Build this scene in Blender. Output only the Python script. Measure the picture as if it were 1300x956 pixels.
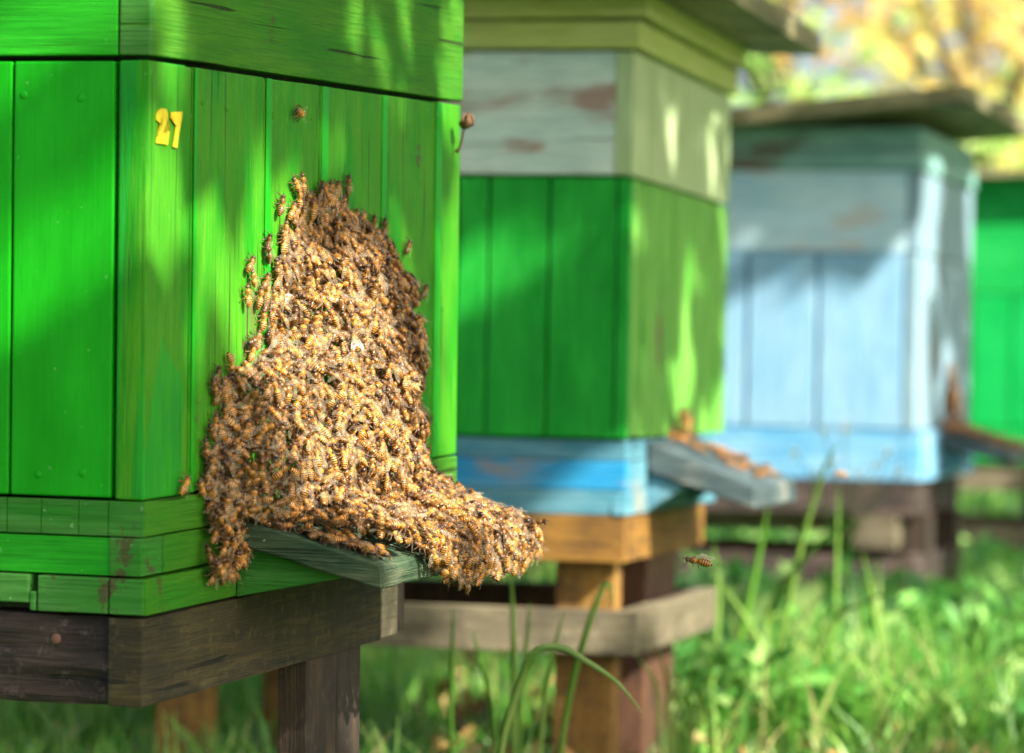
import bpy, bmesh, math, random
import numpy as np
from mathutils import noise as mnoise
from mathutils import Vector, Matrix
R = math.radians
random.seed(7); rng = np.random.default_rng(11)
for o in list(bpy.data.objects): bpy.data.objects.remove(o)
sc = bpy.context.scene; COL = sc.collection

# ------------------------------------------------------------------ camera
F, CX, CY, ROLL, CZ = 4500.0, 650.0, 478.0, 0.02, 0.36
cam = bpy.data.cameras.new('camera'); camo = bpy.data.objects.new('camera', cam); COL.objects.link(camo)
cr, sr = math.cos(ROLL), math.sin(ROLL)
camo.matrix_world = Matrix(((cr, -sr, 0, 0), (0, 0, -1, 0), (sr, cr, 0, CZ), (0, 0, 0, 1)))
cam.sensor_width = 36; cam.lens = 36 * F / 1300; cam.clip_start = .05; cam.clip_end = 500
cam.dof.use_dof = True; cam.dof.focus_distance = 1.99; cam.dof.aperture_fstop = 8.8
sc.camera = camo

# ------------------------------------------------------------------ light
SUN_EL, SUN_H = R(38), Vector((.75, -.66, 0)).normalized()
SUN = Vector((SUN_H.x * math.cos(SUN_EL), SUN_H.y * math.cos(SUN_EL), math.sin(SUN_EL)))
w = bpy.data.worlds.new('World'); sc.world = w; w.use_nodes = True
nt = w.node_tree; bg = nt.nodes['Background']
sky = nt.nodes.new('ShaderNodeTexSky'); sky.sky_type = 'NISHITA'; sky.sun_disc = False
sky.sun_elevation = SUN_EL; sky.sun_rotation = math.atan2(SUN_H.x, SUN_H.y)
sky.air_density = .8; sky.dust_density = 5.0; sky.ozone_density = .3
nt.links.new(sky.outputs[0], bg.inputs[0]); bg.inputs[1].default_value = .105
sl = bpy.data.lights.new('sun', 'SUN'); sl.energy = 5; sl.angle = R(.53); sl.color = (1, .92, .79)
so = bpy.data.objects.new('sun', sl); COL.objects.link(so)
so.rotation_mode = 'QUATERNION'; so.rotation_quaternion = SUN.to_track_quat('Z', 'Y')
sc.view_settings.view_transform = 'Standard'; sc.view_settings.look = 'None'
sc.view_settings.exposure = 1.74; sc.view_settings.gamma = 1
sc.cycles.max_bounces = 6; sc.cycles.transparent_max_bounces = 10
sc.cycles.use_denoising = True

# ------------------------------------------------------------------ helpers
def tag(o, label=None, cat=None, group=None, kind=None):
    for k, v in (('label', label), ('category', cat), ('group', group), ('kind', kind)):
        if v: o[k] = v
    return o
def empty(name, mat=None, **k):
    o = bpy.data.objects.new(name, None); COL.objects.link(o); o.empty_display_size = .05
    if mat is not None: o.matrix_world = mat
    return tag(o, **k)
def link(name, me, mats=(), parent=None, **k):
    for m in mats: me.materials.append(m)
    o = bpy.data.objects.new(name, me); COL.objects.link(o)
    if parent is not None: o.parent = parent
    return tag(o, **k)

class MB:
    """collects shapes, builds one mesh"""
    def __init__(s): s.bm = bmesh.new()
    def hexa(s, P, m=0, bev=.0008):
        b = bmesh.new(); v = [b.verts.new(p) for p in P]
        for f in ((0,3,2,1),(4,5,6,7),(0,1,5,4),(1,2,6,5),(2,3,7,6),(3,0,4,7)): b.faces.new([v[i] for i in f])
        if bev: bmesh.ops.bevel(b, geom=b.edges[:], offset=bev, segments=2, affect='EDGES', profile=.6)
        for f in b.faces: f.material_index = m
        s.merge(b)
    def box(s, x, y, z, m=0, bev=.0008, j=0.0):
        x, y, z = sorted(x), sorted(y), sorted(z)
        P = [(x[0],y[0],z[0]),(x[1],y[0],z[0]),(x[1],y[1],z[0]),(x[0],y[1],z[0]),
             (x[0],y[0],z[1]),(x[1],y[0],z[1]),(x[1],y[1],z[1]),(x[0],y[1],z[1])]
        if j: P = [tuple(c + random.uniform(-j, j) for c in p) for p in P]
        s.hexa(P, m, bev)
    def prism(s, poly, lo, hi, axis=1, m=0, bev=.0008):
        b = bmesh.new(); n = len(poly)
        def mk(p, t): 
            q = list(p); q.insert(axis, t); return b.verts.new(q)
        A = [mk(p, lo) for p in poly]; B = [mk(p, hi) for p in poly]
        b.faces.new(A[::-1]); b.faces.new(B)
        for i in range(n): b.faces.new((A[i], A[(i+1)%n], B[(i+1)%n], B[i]))
        bmesh.ops.recalc_face_normals(b, faces=b.faces[:])
        if bev: bmesh.ops.bevel(b, geom=b.edges[:], offset=bev, segments=1, affect='EDGES')
        for f in b.faces: f.material_index = m
        s.merge(b)
    def tube(s, pts, rad, n=6, m=0):
        b = bmesh.new(); rings = []
        for i, p in enumerate(pts):
            p = Vector(p); a = Vector(pts[min(i+1, len(pts)-1)]) - Vector(pts[max(i-1, 0)])
            q = a.to_track_quat('Z', 'Y'); r = rad[i] if hasattr(rad, '__len__') else rad
            rings.append([b.verts.new(p + q @ Vector((r*math.cos(k*2*math.pi/n), r*math.sin(k*2*math.pi/n), 0))) for k in range(n)])
        for a, c in zip(rings, rings[1:]):
            for k in range(n): b.faces.new((a[k], a[(k+1)%n], c[(k+1)%n], c[k]))
        b.faces.new(rings[0][::-1]); b.faces.new(rings[-1])
        for f in b.faces: f.material_index = m; f.smooth = True
        s.merge(b)
    def disc(s, c, ax, r, h, m=0, n=12):
        c = Vector(c); a = Vector(ax).normalized()
        s.tube([c, c + a*h*.7, c + a*h], [r, r, r*.8], n, m)
    def merge(s, b):
        me = bpy.data.meshes.new('tmp'); b.to_mesh(me); b.free(); s.bm.from_mesh(me); bpy.data.meshes.remove(me)
    def build(s, name, mats, parent=None, **k):
        me = bpy.data.meshes.new(name); s.bm.to_mesh(me); s.bm.free()
        return link(name, me, mats if isinstance(mats, (list, tuple)) else [mats], parent, **k)

def raw_mesh(name, V, Fc, uv=None, mi=None, smooth=True):
    """numpy mesh: V (n,3), Fc list of (array (m,k)); uv per vertex"""
    me = bpy.data.meshes.new(name); V = np.asarray(V, np.float32)
    me.vertices.add(len(V)); me.vertices.foreach_set('co', V.ravel())
    loops = np.concatenate([f.ravel() for f in Fc]).astype(np.int32)
    tot = np.concatenate([np.full(len(f), f.shape[1]) for f in Fc]).astype(np.int32)
    st = np.concatenate([[0], np.cumsum(tot)[:-1]]).astype(np.int32)
    me.loops.add(len(loops)); me.loops.foreach_set('vertex_index', loops)
    me.polygons.add(len(tot)); me.polygons.foreach_set('loop_start', st); me.polygons.foreach_set('loop_total', tot)
    if mi is not None: me.polygons.foreach_set('material_index', np.concatenate(mi).astype(np.int32))
    if uv is not None:
        l = me.uv_layers.new(name='UVMap'); l.data.foreach_set('uv', np.asarray(uv, np.float32)[loops].ravel())
    me.polygons.foreach_set('use_smooth', np.full(len(tot), smooth))
    me.update(calc_edges=True); return me

# ------------------------------------------------------------------ materials
def N(t, ty, **k):
    n = t.nodes.new(ty)
    for a, v in k.items():
        if a in n.inputs.keys(): n.inputs[a].default_value = v
        else: setattr(n, a, v)
    return n
def new_mat(name):
    m = bpy.data.materials.new(name); m.use_nodes = True; t = m.node_tree
    return m, t, t.nodes['Principled BSDF'], t.links.new
def c4(c): return (c[0], c[1], c[2], 1)
def ramp(t, src, stops, L, interp='LINEAR'):
    r = t.nodes.new('ShaderNodeValToRGB'); r.color_ramp.interpolation = interp; e = r.color_ramp.elements
    while len(e) < len(stops): e.new(.5)
    for x, (p, c) in zip(e, stops):
        x.position = p; x.color = c4(c) if hasattr(c, '__len__') else (c, c, c, 1)
    L(src, r.inputs[0]); return r.outputs[0]
def mixc(t, fac, a, b, L, mode='MIX'):
    m = t.nodes.new('ShaderNodeMix'); m.data_type = 'RGBA'; m.blend_type = mode
    for i, v in ((0, fac), (6, a), (7, b)):
        if hasattr(v, 'is_output'): L(v, m.inputs[i])
        elif i == 0: m.inputs[0].default_value = v
        else: m.inputs[i].default_value = c4(v)
    return m.outputs[2]

def paint(name, base, alt, wood=(.16,.10,.06), axis='z', wear=.60, rough=.5, crack=.5, mott=.5, bump=.35, wc=.04, fleck=0.0, bigs=(9, 5), gr=.75, chip=0.0):
    """painted board: two paint tints, grain relief, hair cracks, worn patches. axis = direction the grain runs"""
    m, t, P, L = new_mat(name)
    tc = N(t, 'ShaderNodeTexCoord')
    def noise(sa, sl, det=5, rgh=.6, off=0):
        mp = N(t, 'ShaderNodeMapping'); L(tc.outputs['Object'], mp.inputs[0])
        mp.inputs['Scale'].default_value = (sa, sa, sl) if axis == 'z' else (sl, sl, sa)
        mp.inputs['Location'].default_value = (off, off*1.7, off*.6)
        n = N(t, 'ShaderNodeTexNoise', Scale=1.0, Detail=det, Roughness=rgh); L(mp.outputs[0], n.inputs[0]); return n.outputs[0]
    a = noise(38, 9, 4, .6, 3.1); g = noise(700, 22, 5, .75, 9.2); big = noise(bigs[0], bigs[1], 3, .55, 5.5)
    col = mixc(t, ramp(t, a, ((.35, 0.0), (.35 + mott*.5, 1.0)), L), base, alt, L)
    col = mixc(t, ramp(t, g, ((.33, gr), (.58, 0.0)), L), col, tuple(x*.55 for x in base), L)
    ck = noise(260, 5.5, 2, .5, 21.7)
    ckm = ramp(t, ck, ((.30, crack), (.335, 0.0)), L)
    col = mixc(t, ckm, col, tuple(x*.12 for x in wood), L)
    mth = t.nodes.new('ShaderNodeMath'); mth.operation = 'MULTIPLY_ADD'; L(g, mth.inputs[0]); mth.inputs[1].default_value = .35; L(big, mth.inputs[2])
    wm = ramp(t, mth.outputs[0], ((wear, 0.0), (wear + wc, 1.0)), L)
    wcol = mixc(t, g, tuple(x*.6 for x in wood), wood, L)
    col = mixc(t, wm, col, wcol, L)
    if fleck:
        f = N(t, 'ShaderNodeTexNoise', Scale=230.0, Detail=2.0); L(tc.outputs['Object'], f.inputs[0])
        col = mixc(t, ramp(t, f.outputs[0], ((.72, 0.0), (.76, fleck)), L), col, (.5,.6,.45), L)
    if chip:
        f = N(t, 'ShaderNodeTexNoise', Scale=34.0, Detail=8.0, Roughness=.78); L(tc.outputs['Object'], f.inputs[0])
        f2 = N(t, 'ShaderNodeTexNoise', Scale=11.0, Detail=2.0); L(tc.outputs['Object'], f2.inputs[0])
        mm_ = t.nodes.new('ShaderNodeMath'); mm_.operation = 'MULTIPLY'; L(f.outputs[0], mm_.inputs[0]); L(f2.outputs[0], mm_.inputs[1])
        col = mixc(t, ramp(t, mm_.outputs[0], ((.385, 0.0), (.395, chip)), L), col, tuple(x*.45 for x in wood), L)
        col = mixc(t, ramp(t, f2.outputs[0], ((.35, .30), (.6, 0.0)), L), col, tuple(x*.6 for x in base), L)
    L(col, P.inputs['Base Color']); P.inputs['Specular IOR Level'].default_value = .17
    rr = N(t, 'ShaderNodeMapRange'); L(g, rr.inputs[0]); rr.inputs[3].default_value = rough - .12; rr.inputs[4].default_value = rough + .2
    L(rr.outputs[0], P.inputs['Roughness'])
    hb = t.nodes.new('ShaderNodeMath'); hb.operation = 'SUBTRACT'; L(g, hb.inputs[0]); L(ckm, hb.inputs[1])
    b = N(t, 'ShaderNodeBump', Strength=bump, Distance=.0012); L(hb.outputs[0], b.inputs['Height']); L(b.outputs[0], P.inputs['Normal'])
    return m
def wood(name, c1, c2, c3, axis='h', rough=.75, bump=.7, sc_=1.0, knots=True):
    m, t, P, L = new_mat(name); tc = N(t, 'ShaderNodeTexCoord')
    def mp(sa, sl, off):
        q = N(t, 'ShaderNodeMapping'); L(tc.outputs['Object'], q.inputs[0])
        q.inputs['Scale'].default_value = (sa, sa, sl) if axis == 'z' else (sl, sl, sa); q.inputs['Location'].default_value = (off, off, off); return q.outputs[0]
    n1 = N(t, 'ShaderNodeTexNoise', Scale=1.0, Detail=6.0, Roughness=.65, Distortion=.6); L(mp(60*sc_, 6*sc_, 2), n1.inputs[0])
    n2 = N(t, 'ShaderNodeTexNoise', Scale=1.0, Detail=5.0, Roughness=.7); L(mp(500, 18, 7), n2.inputs[0])
    n3 = N(t, 'ShaderNodeTexNoise', Scale=22.0, Detail=5.0, Roughness=.65); L(tc.outputs['Object'], n3.inputs[0])
    col = ramp(t, n1.outputs[0], ((.3, c1), (.5, c2), (.7, c3)), L)
    col = mixc(t, ramp(t, n2.outputs[0], ((.3, .65), (.6, 0.0)), L), col, tuple(x*.3 for x in c1), L)
    col = mixc(t, ramp(t, n3.outputs[0], ((.45, 0.0), (.66, .85)), L), col, tuple(x*.6 for x in c1), L)
    n4 = N(t, 'ShaderNodeTexNoise', Scale=1.0, Detail=3.0, Roughness=.6, Distortion=.3); L(mp(230, 6, 13), n4.inputs[0])
    ckm = ramp(t, n4.outputs[0], ((.32, .9), (.36, 0.0)), L); col = mixc(t, ckm, col, tuple(x*.15 for x in c1), L)
    n5 = N(t, 'ShaderNodeTexNoise', Scale=90.0, Detail=6.0, Roughness=.8); L(tc.outputs['Object'], n5.inputs[0])
    col = mixc(t, ramp(t, n5.outputs[0], ((.55, 0.0), (.75, .7)), L), col, tuple(min(1, x*1.5) for x in c3), L)
    L(col, P.inputs['Base Color']); P.inputs['Roughness'].default_value = rough
    ad = t.nodes.new('ShaderNodeMath'); L(n1.outputs[0], ad.inputs[0]); L(n2.outputs[0], ad.inputs[1])
    sb = t.nodes.new('ShaderNodeMath'); sb.operation = 'SUBTRACT'; L(ad.outputs[0], sb.inputs[0]); L(ckm, sb.inputs[1]); ad = sb
    b = N(t, 'ShaderNodeBump', Strength=bump, Distance=.003); L(ad.outputs[0], b.inputs['Height']); L(b.outputs[0], P.inputs['Normal'])
    return m
def flat(name, c, rough=.6, metal=0, var=.25, scale=60):
    m, t, P, L = new_mat(name); tc = N(t, 'ShaderNodeTexCoord')
    n = N(t, 'ShaderNodeTexNoise', Scale=float(scale), Detail=4.0); L(tc.outputs['Object'], n.inputs[0])
    L(mixc(t, n.outputs[0], tuple(x*(1-var) for x in c), tuple(min(1, x*(1+var)) for x in c), L), P.inputs['Base Color'])
    P.inputs['Roughness'].default_value = rough; P.inputs['Metallic'].default_value = metal
    b = N(t, 'ShaderNodeBump', Strength=.3, Distance=.001); L(n.outputs[0], b.inputs['Height']); L(b.outputs[0], P.inputs['Normal'])
    return m

def leafmat(name, cols, trans=.45, rough=.5, gloss=.3):
    """cols over UV.y random"""
    m, t, P, L = new_mat(name)
    uv = N(t, 'ShaderNodeUVMap'); sp = N(t, 'ShaderNodeSeparateXYZ'); L(uv.outputs[0], sp.inputs[0])
    n = len(cols); col = ramp(t, sp.outputs[1], [(i/(n-1), c) for i, c in enumerate(cols)], L)
    L(col, P.inputs['Base Color']); P.inputs['Roughness'].default_value = rough; P.inputs['Specular IOR Level'].default_value = gloss
    tr = N(t, 'ShaderNodeBsdfTranslucent'); L(mixc(t, .5, col, tuple(min(1, x*1.5) for x in cols[n//2]), L), tr.inputs[0])
    mx = N(t, 'ShaderNodeMixShader', Fac=trans); L(P.outputs[0], mx.inputs[1]); L(tr.outputs[0], mx.inputs[2])
    L(mx.outputs[0], t.nodes['Material Output'].inputs[0]); return m

M = {}
M['g_gloss'] = paint('green_paint', (.004,.25,.004), (.008,.32,.008), axis='z', wear=.95, rough=.36, crack=.0, bump=.14, fleck=.18, gr=.22, chip=.5)
M['g_gloss_h'] = paint('green_paint_horizontal', (.008,.25,.008), (.02,.33,.012), axis='h', wear=.93, rough=.42, crack=.6, bump=.35, fleck=.12)
M['g_front'] = paint('green_paint_weathered', (.008,.24,.003), (.060,.27,.008), axis='z', wear=.92, wc=.1, rough=.5, crack=.85, bump=.8, mott=.35, fleck=.16, chip=.75)
M['g_front_h'] = paint('green_paint_weathered_horizontal', (.025,.19,.006), (.065,.22,.012), axis='h', wear=.91, wc=.1, rough=.55, crack=.9, bump=1.0, mott=.45, chip=.7)
M['g_end'] = paint('green_paint_end_grain', (.02,.19,.012), (.075,.24,.05), axis='h', wear=.88, rough=.6, crack=.7, bump=1.1, fleck=.3, chip=.8)
M['g_corner'] = paint('green_paint_corner', (.006,.23,.016), (.02,.29,.012), axis='z', wear=.9, rough=.45, crack=.5, bump=.45)
M['h2_green'] = paint('deep_green_paint', (.005,.27,.022), (.018,.36,.035), axis='z', chip=.7, wear=.92, rough=.5, crack=.3, bump=.3)
M['h2_front'] = paint('streaky_green_paint', (.045,.28,.016), (.16,.40,.07), axis='z', wear=.88, rough=.55, crack=.8, bump=.6, mott=.3)
M['h2_super'] = paint('peeling_pale_aqua_paint', (.40,.56,.50), (.56,.66,.58), wood=(.36,.26,.21), axis='h', wear=.695, wc=.08, rough=.7, bigs=(26, 8), crack=.5, bump=.6)
M['h2_superf'] = paint('pale_sage_paint', (.30,.42,.20), (.42,.52,.30), wood=(.55,.50,.40), axis='z', wear=.80, wc=.05, rough=.6, crack=.3)
M['h2_corn'] = paint('yellow_green_paint', (.36,.44,.10), (.42,.50,.17), axis='h', wear=.9, rough=.6)
M['h2_blue'] = paint('blue_base_paint', (.015,.22,.46), (.04,.30,.54), wood=(.28,.25,.22), axis='h', wear=.76, wc=.06, rough=.6, crack=.6)
M['h2_teal'] = paint('worn_teal_paint', (.05,.20,.28), (.12,.28,.35), wood=(.26,.29,.26), axis='h', wear=.77, wc=.12, rough=.65, crack=.6)
M['roof'] = wood('mossy_roof_board', (.13,.13,.045), (.23,.21,.10), (.34,.30,.19), bump=.6)
M['h3_blue'] = paint('pale_blue_paint', (.18,.37,.55), (.25,.44,.60), axis='z', wear=.92, rough=.55, crack=.2, bump=.2)
M['h3_blueh'] = paint('pale_blue_paint_horizontal', (.36,.58,.74), (.48,.66,.74), wood=(.55,.52,.50), axis='h', wear=.84, wc=.06, rough=.6, crack=.3)
M['h3_front'] = paint('chalky_blue_paint', (.17,.29,.37), (.24,.35,.41), axis='z', wear=.86, rough=.6)
M['h3_base'] = paint('mid_blue_paint', (.09,.32,.55), (.24,.45,.62), axis='h', wear=.9, rough=.55)
M['h3_aqua'] = paint('shaded_aqua_paint', (.12,.30,.27), (.24,.42,.40), axis='h', wear=.84, rough=.6)  # aqua cornice colour, with the shade under the roof put into it
M['h3_gap'] = flat('blue_groove_paint', (.12,.34,.52))
M['h4_green'] = paint('bright_green_paint', (.0,.31,.055), (.006,.37,.08), axis='z', wear=.95, rough=.45, crack=.0)
M['h4_greenh'] = paint('bright_green_paint_horizontal', (.0,.30,.05), (.015,.37,.075), axis='h', wear=.95, rough=.45, crack=.0)
M['gap'] = flat('dark_gap', (.008,.022,.008), .9)
M['w_dark'] = wood('weathered_dark_wood', (.016,.009,.006), (.050,.030,.021), (.17,.125,.10), bump=1.2, sc_=1.6)
M['w_beam'] = wood('mossy_beam_wood', (.020,.015,.003), (.055,.042,.008), (.13,.098,.024), bump=1.2, sc_=1.8)
M['w_leg'] = wood('dark_leg_wood', (.010,.005,.002), (.028,.015,.006), (.085,.048,.018), axis='z')
M['w_oil'] = wood('oiled_pine', (.13,.058,.004), (.25,.12,.010), (.34,.18,.025), bump=.4)
M['w_oilz'] = wood('oiled_pine_upright', (.12,.055,.006), (.22,.11,.012), (.30,.17,.03), axis='z', bump=.4)
M['w_rust'] = wood('red_brown_wood', (.04,.014,.005), (.09,.035,.012), (.15,.06,.02), axis='z', bump=.4)
M['w_grey'] = wood('grey_weathered_wood', (.10,.083,.048), (.165,.14,.08), (.26,.22,.135), bump=.6)
M['w_pale'] = wood('pale_wood', (.32,.26,.17), (.44,.37,.25), (.55,.48,.35), bump=.4)
M['w_board'] = paint('worn_green_board', (.012,.048,.026), (.06,.095,.05), wood=(.20,.21,.13), axis='h', wear=.66, wc=.16, rough=.75, crack=.9, bump=1.4, mott=.3, fleck=.5)
M['w_h2board'] = paint('grey_blue_board', (.025,.05,.06), (.09,.125,.13), wood=(.50,.48,.38), axis='h', wear=.72, wc=.1, rough=.7, crack=.6, bump=.7)
M['nail'] = flat('rusty_nail', (.16,.07,.05), .7, .2)
M['nailp'] = M['g_gloss']
M['yellow'] = flat('yellow_number_paint', (.46,.37,.005), .55, 0, .4, 350)
M['bud'] = flat('dried_bud', (.13,.065,.03), .8, 0, .5, 400)

# ------------------------------------------------------------------ ground
def ground_mat():
    m, t, P, L = new_mat('meadow_soil'); tc = N(t, 'ShaderNodeTexCoord')
    n = N(t, 'ShaderNodeTexNoise', Scale=6.0, Detail=8.0, Roughness=.7); L(tc.outputs['Object'], n.inputs[0])
    n2 = N(t, 'ShaderNodeTexNoise', Scale=.7, Detail=4.0); L(tc.outputs['Object'], n2.inputs[0])
    c = ramp(t, n.outputs[0], ((.3, (.03,.05,.012)), (.5, (.055,.13,.02)), (.7, (.11,.20,.035))), L)
    c = mixc(t, ramp(t, n2.outputs[0], ((.4, 0.0), (.7, .6)), L), c, (.16,.24,.05), L)
    L(c, P.inputs['Base Color']); P.inputs['Roughness'].default_value = .95
    b = N(t, 'ShaderNodeBump', Strength=.8, Distance=.03); L(n.outputs[0], b.inputs['Height']); L(b.outputs[0], P.inputs['Normal']); return m
xs = np.concatenate([np.linspace(-250, -4, 8), np.linspace(-3, 8, 56), np.linspace(9, 250, 8)])
ys = np.concatenate([np.linspace(-60, 0, 4), np.linspace(.5, 16, 70), np.linspace(18, 300, 8)])
gx, gy = np.meshgrid(xs, ys)
gz = np.where((abs(gx) < 9) & (gy < 17), .012*np.sin(gx*3.1+1)*np.cos(gy*2.3) , 0) - .02
V = np.stack([gx, gy, gz], -1).reshape(-1, 3); nx = len(xs)
I = (np.arange(len(ys)-1)[:, None]*nx + np.arange(nx-1)).ravel()
link('ground', raw_mesh('ground', V, [np.stack([I, I+1, I+nx+1, I+nx], -1)]), [ground_mat()], kind='structure')

# ------------------------------------------------------------------ hives
def rotm(a):
    z, x, y = [R(v) for v in a]
    return Matrix.Rotation(z, 3, 'Z') @ Matrix.Rotation(x, 3, 'X') @ Matrix.Rotation(y, 3, 'Y')
HV = {1: ((-.1875,1.8201,.2921), (-17.81,1.85,.23)), 2: ((.102,3.1259,.3062), (-13.32,0,0)),
      3: ((.535,4.7,.299), (-15.5,0,0)), 4: ((.97,6.3,.288), (-14,.4,0))}
HM = {k: Matrix.Translation(l) @ rotm(a).to_4x4() for k, (l, a) in HV.items()}
def ray(px, py):
    a, c = (px-CX)/F, -(py-CY)/F
    return Vector((cr*a - sr*c, 1, sr*a + cr*c))
def on(h, px, py, ax=0, val=0.0):
    """point of the hive's own plane (ax = val) seen at that place of the photograph, in hive coordinates"""
    Mi = HM[h].inverted(); o = Mi @ Vector((0, 0, CZ)); d = Mi.to_3x3() @ ray(px, py)
    return o + d*((val - o[ax])/d[ax])
def proj(P):
    x, y, z = P[..., 0], P[..., 1], P[..., 2] - CZ
    return np.stack([CX + F*(cr*x + sr*z)/y, CY - F*(-sr*x + cr*z)/y], -1)
W = .5
def planks_front(mb, seams, z0, z1, x0=-.016, x1=0., m=0, gap=.0007, b=.0011):
    for a, c in zip(seams, seams[1:]):
        dx = random.uniform(-.0006, .0006)
        mb.box((x0, x1+dx), (a+gap*random.uniform(.5,1.8), c-gap*random.uniform(.5,1.8)), (z0+random.uniform(0,.0012), z1-random.uniform(0,.0006)), m, b, .0004)
def planks_left(mb, seams, z0, z1, y0=0., y1=.014, m=0, gap=.0007, b=.0011):
    for a, c in zip(seams, seams[1:]):
        dy = random.uniform(-.0006, .0006)
        mb.box((-a-gap, -c+gap), (y0+dy, y1), (z0, z1), m, b)
def core(mb, z0, z1, m, inset=.012): mb.box((-W+inset, -inset), (inset, W-inset), (z0, z1), m, 0)
def backside(mb, z0, z1, m):       # far and rear walls
    mb.box((-W, -W+.014), (.0165, W-.001), (z0, z1), m); mb.box((-W+.015, -.0165), (W-.014, W), (z0, z1), m)

# ---- hive with the number and the swarm
h1 = empty('beehive', HM[1], label='large vivid green wooden beehive with yellow number 27 and swarm on its front', cat='beehive', group='wooden beehives standing in a row')
b = MB(); core(b, .0, .227, 5)
planks_front(b, [0, .0575], .0006, .2262, m=2)
planks_front(b, [.0575, .159, .2455, .348, .4475, .5], .0006, .2262, m=1)
for s_, w_ in ((.0575,.0042), (.159,.0085), (.2455,.011), (.348,.0095), (.4475,.012)):   # tongue strips beside the joints
    b.box((.0002, .0010), (s_+.0012, s_+.0006+w_), (.0012, .2256), 0, .0004)
planks_left(b, [.0185, .0765, .172, .262, .36, .5], .0012, .2258, m=0)
b.box((-.0166, -.0005), (.0003, .0500), (.0006, .2262), 3, .0012)
backside(b, .001, .2262, 0)
# nail heads under the paint on both faces
for x, z in ((-.0703,.2085), (-.0380,.2070), (-.145,.209), (-.060,.012), (-.035,.0135)): b.disc((x, .0004, z), (0,-1,0), .0020, .0006, 0)
for y, z in ((.0705,.208), (.105,.206), (.172,.205), (.232,.207), (.255,.2085), (.305,.206), (.39,.204), (.46,.207), (.466,.095)): b.disc((-.0004, y, z), (1,0,0), .0018, .0009, 1)
b.build('hive_body', [M['g_gloss'], M['g_front'], M['g_front'], M['g_corner'], M['g_gloss'], M['gap']], h1)
b = MB(); core(b, .2275, .338, 3)
b.box((-.5, -.0175), (0.0003, .016), (.2288, .34), 0, .001); b.box((-.0165, 0), (.0002, .5024), (.229, .34), 1, .001)
b.box((-.0163, .0004), (-.0004, .006), (.2289, .2440), 2, .0008); b.box((-.0163, .0004), (-.0004, .006), (.2448, .34), 2, .0008)
backside(b, .229, .34, 0)
b.build('hive_super', [M['g_gloss_h'], M['g_front_h'], M['g_end'], M['gap']], h1)
b = MB()
def gaps_left(zr, cuts, y0, y1, m, x1):
    for a, c in zip(cuts, cuts[1:]): b.box((-a-.0002, -c+.0002), (y0+random.uniform(0,.0005), y1), zr, m, .0004)
gaps_left((-.0186,-.0006), [.0002, .0205, .0372, .0585, .078, .13, .21, .33, .5], .0008, .02, 2, 0)
b.box((-.016, .0003), (.0015, .5), (-.0184,-.0003), 1, .0009)
gaps_left((-.0392,-.0196), [.0028, .17, .34, .5], .0022, .02, 0, 0)
b.box((-.020, -.0018), (.0012, .0285), (-.0391,-.0193), 2, .0009); b.box((-.018, -.0014), (.0295, .5), (-.0391,-.0193), 1, .0009)
for a, c, zt in ((.0002,.0195,-.0406), (.0203,.060,-.0404), (.061,.0645,-.049), (.065,.20,-.0402), (.2010,.5,-.0404)):
    b.box((-a, -c), (.0006, .02), (-.0590+ (.004 if c == .20 else 0), zt), 2, .001)
b.box((-.018, .0012), (.0012, .5), (-.0592,-.0405), 1, .001)
b.box((-.49, -.012), (.012, .49), (-.0585,-.001), 3, 0)
backside(b, -.059, -.0006, 0)
b.build('hive_floor', [M['g_gloss_h'], M['g_front_h'], M['g_end'], M['gap']], h1)
# landing board with bracket
LB_S = (.110, .372); LB_X = .091; LB_T0, LB_T1 = -.0145, -.0385      # top height at the wall and at the outer edge
def lbtop(x): return LB_T0 + (LB_T1-LB_T0)*x/LB_X
b = MB()
cuts = [.110, .1985, .290, .372]
for a, c in zip(cuts, cuts[1:]):
    n = 5
    b.prism([(.0012,LB_T0-.0135),(.0012,LB_T0),(.045,lbtop(.045)+.0006),(LB_X-.003,LB_T1+.0006),(LB_X+random.uniform(-.001,.001),LB_T1-.003),(LB_X-.001,LB_T1-.0125),(.05,lbtop(.05)-.014)], a+.0004, c-.0004, 1, 0, .0012)
bmesh.ops.subdivide_edges(b.bm, edges=[e for e in b.bm.edges if e.calc_length() > .006], cuts=11, use_grid_fill=True)
for v in b.bm.verts:
    c = v.co; q = Vector((c.x*30, c.y*160, c.z*120)); v.co += Vector((mnoise.noise(q), .5*mnoise.noise(q+Vector((9,0,0))), mnoise.noise(q+Vector((0,7,0)))))*.0011
lb = b.build('landing_board', [M['w_board']], h1)
for s0 in (.122, .335):
    b = MB(); b.prism([(.0015,-.030),(.0015,-.0595),(.060,-.0475),(.060,-.0455)], s0, s0+.018, 1, 0, .0007); b.build('bracket', [M['g_end']], lb)
# number, painted by stencil on the first board
def poly_on(h, pts, off, th=.0003):
    V = [on(h, x, y, 0, off) for x, y in pts]; bm = bmesh.new()
    a = [bm.verts.new(v) for v in V]; f = bm.faces.new(a)
    bmesh.ops.triangulate(bm, faces=[f]); bmesh.ops.recalc_face_normals(bm, faces=bm.faces[:])
    r = bmesh.ops.extrude_face_region(bm, geom=bm.faces[:]); bmesh.ops.translate(bm, verts=[v for v in r['geom'] if isinstance(v, bmesh.types.BMVert)], vec=(-th, 0, 0))
    bmesh.ops.recalc_face_normals(bm, faces=bm.faces[:]); return bm
two = [(291,552),(291,520),(300,492),(318,470),(345,461),(366,470),(376,492),(374,530),(364,575),(350,612),(344,640),(352,652),(362,650),(372,634),(394,640),(378,741),(352,736),(292,727),(298,690),(316,640),(332,590),(340,552),(340,532),(332,528),(324,540),(316,572)]
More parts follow.
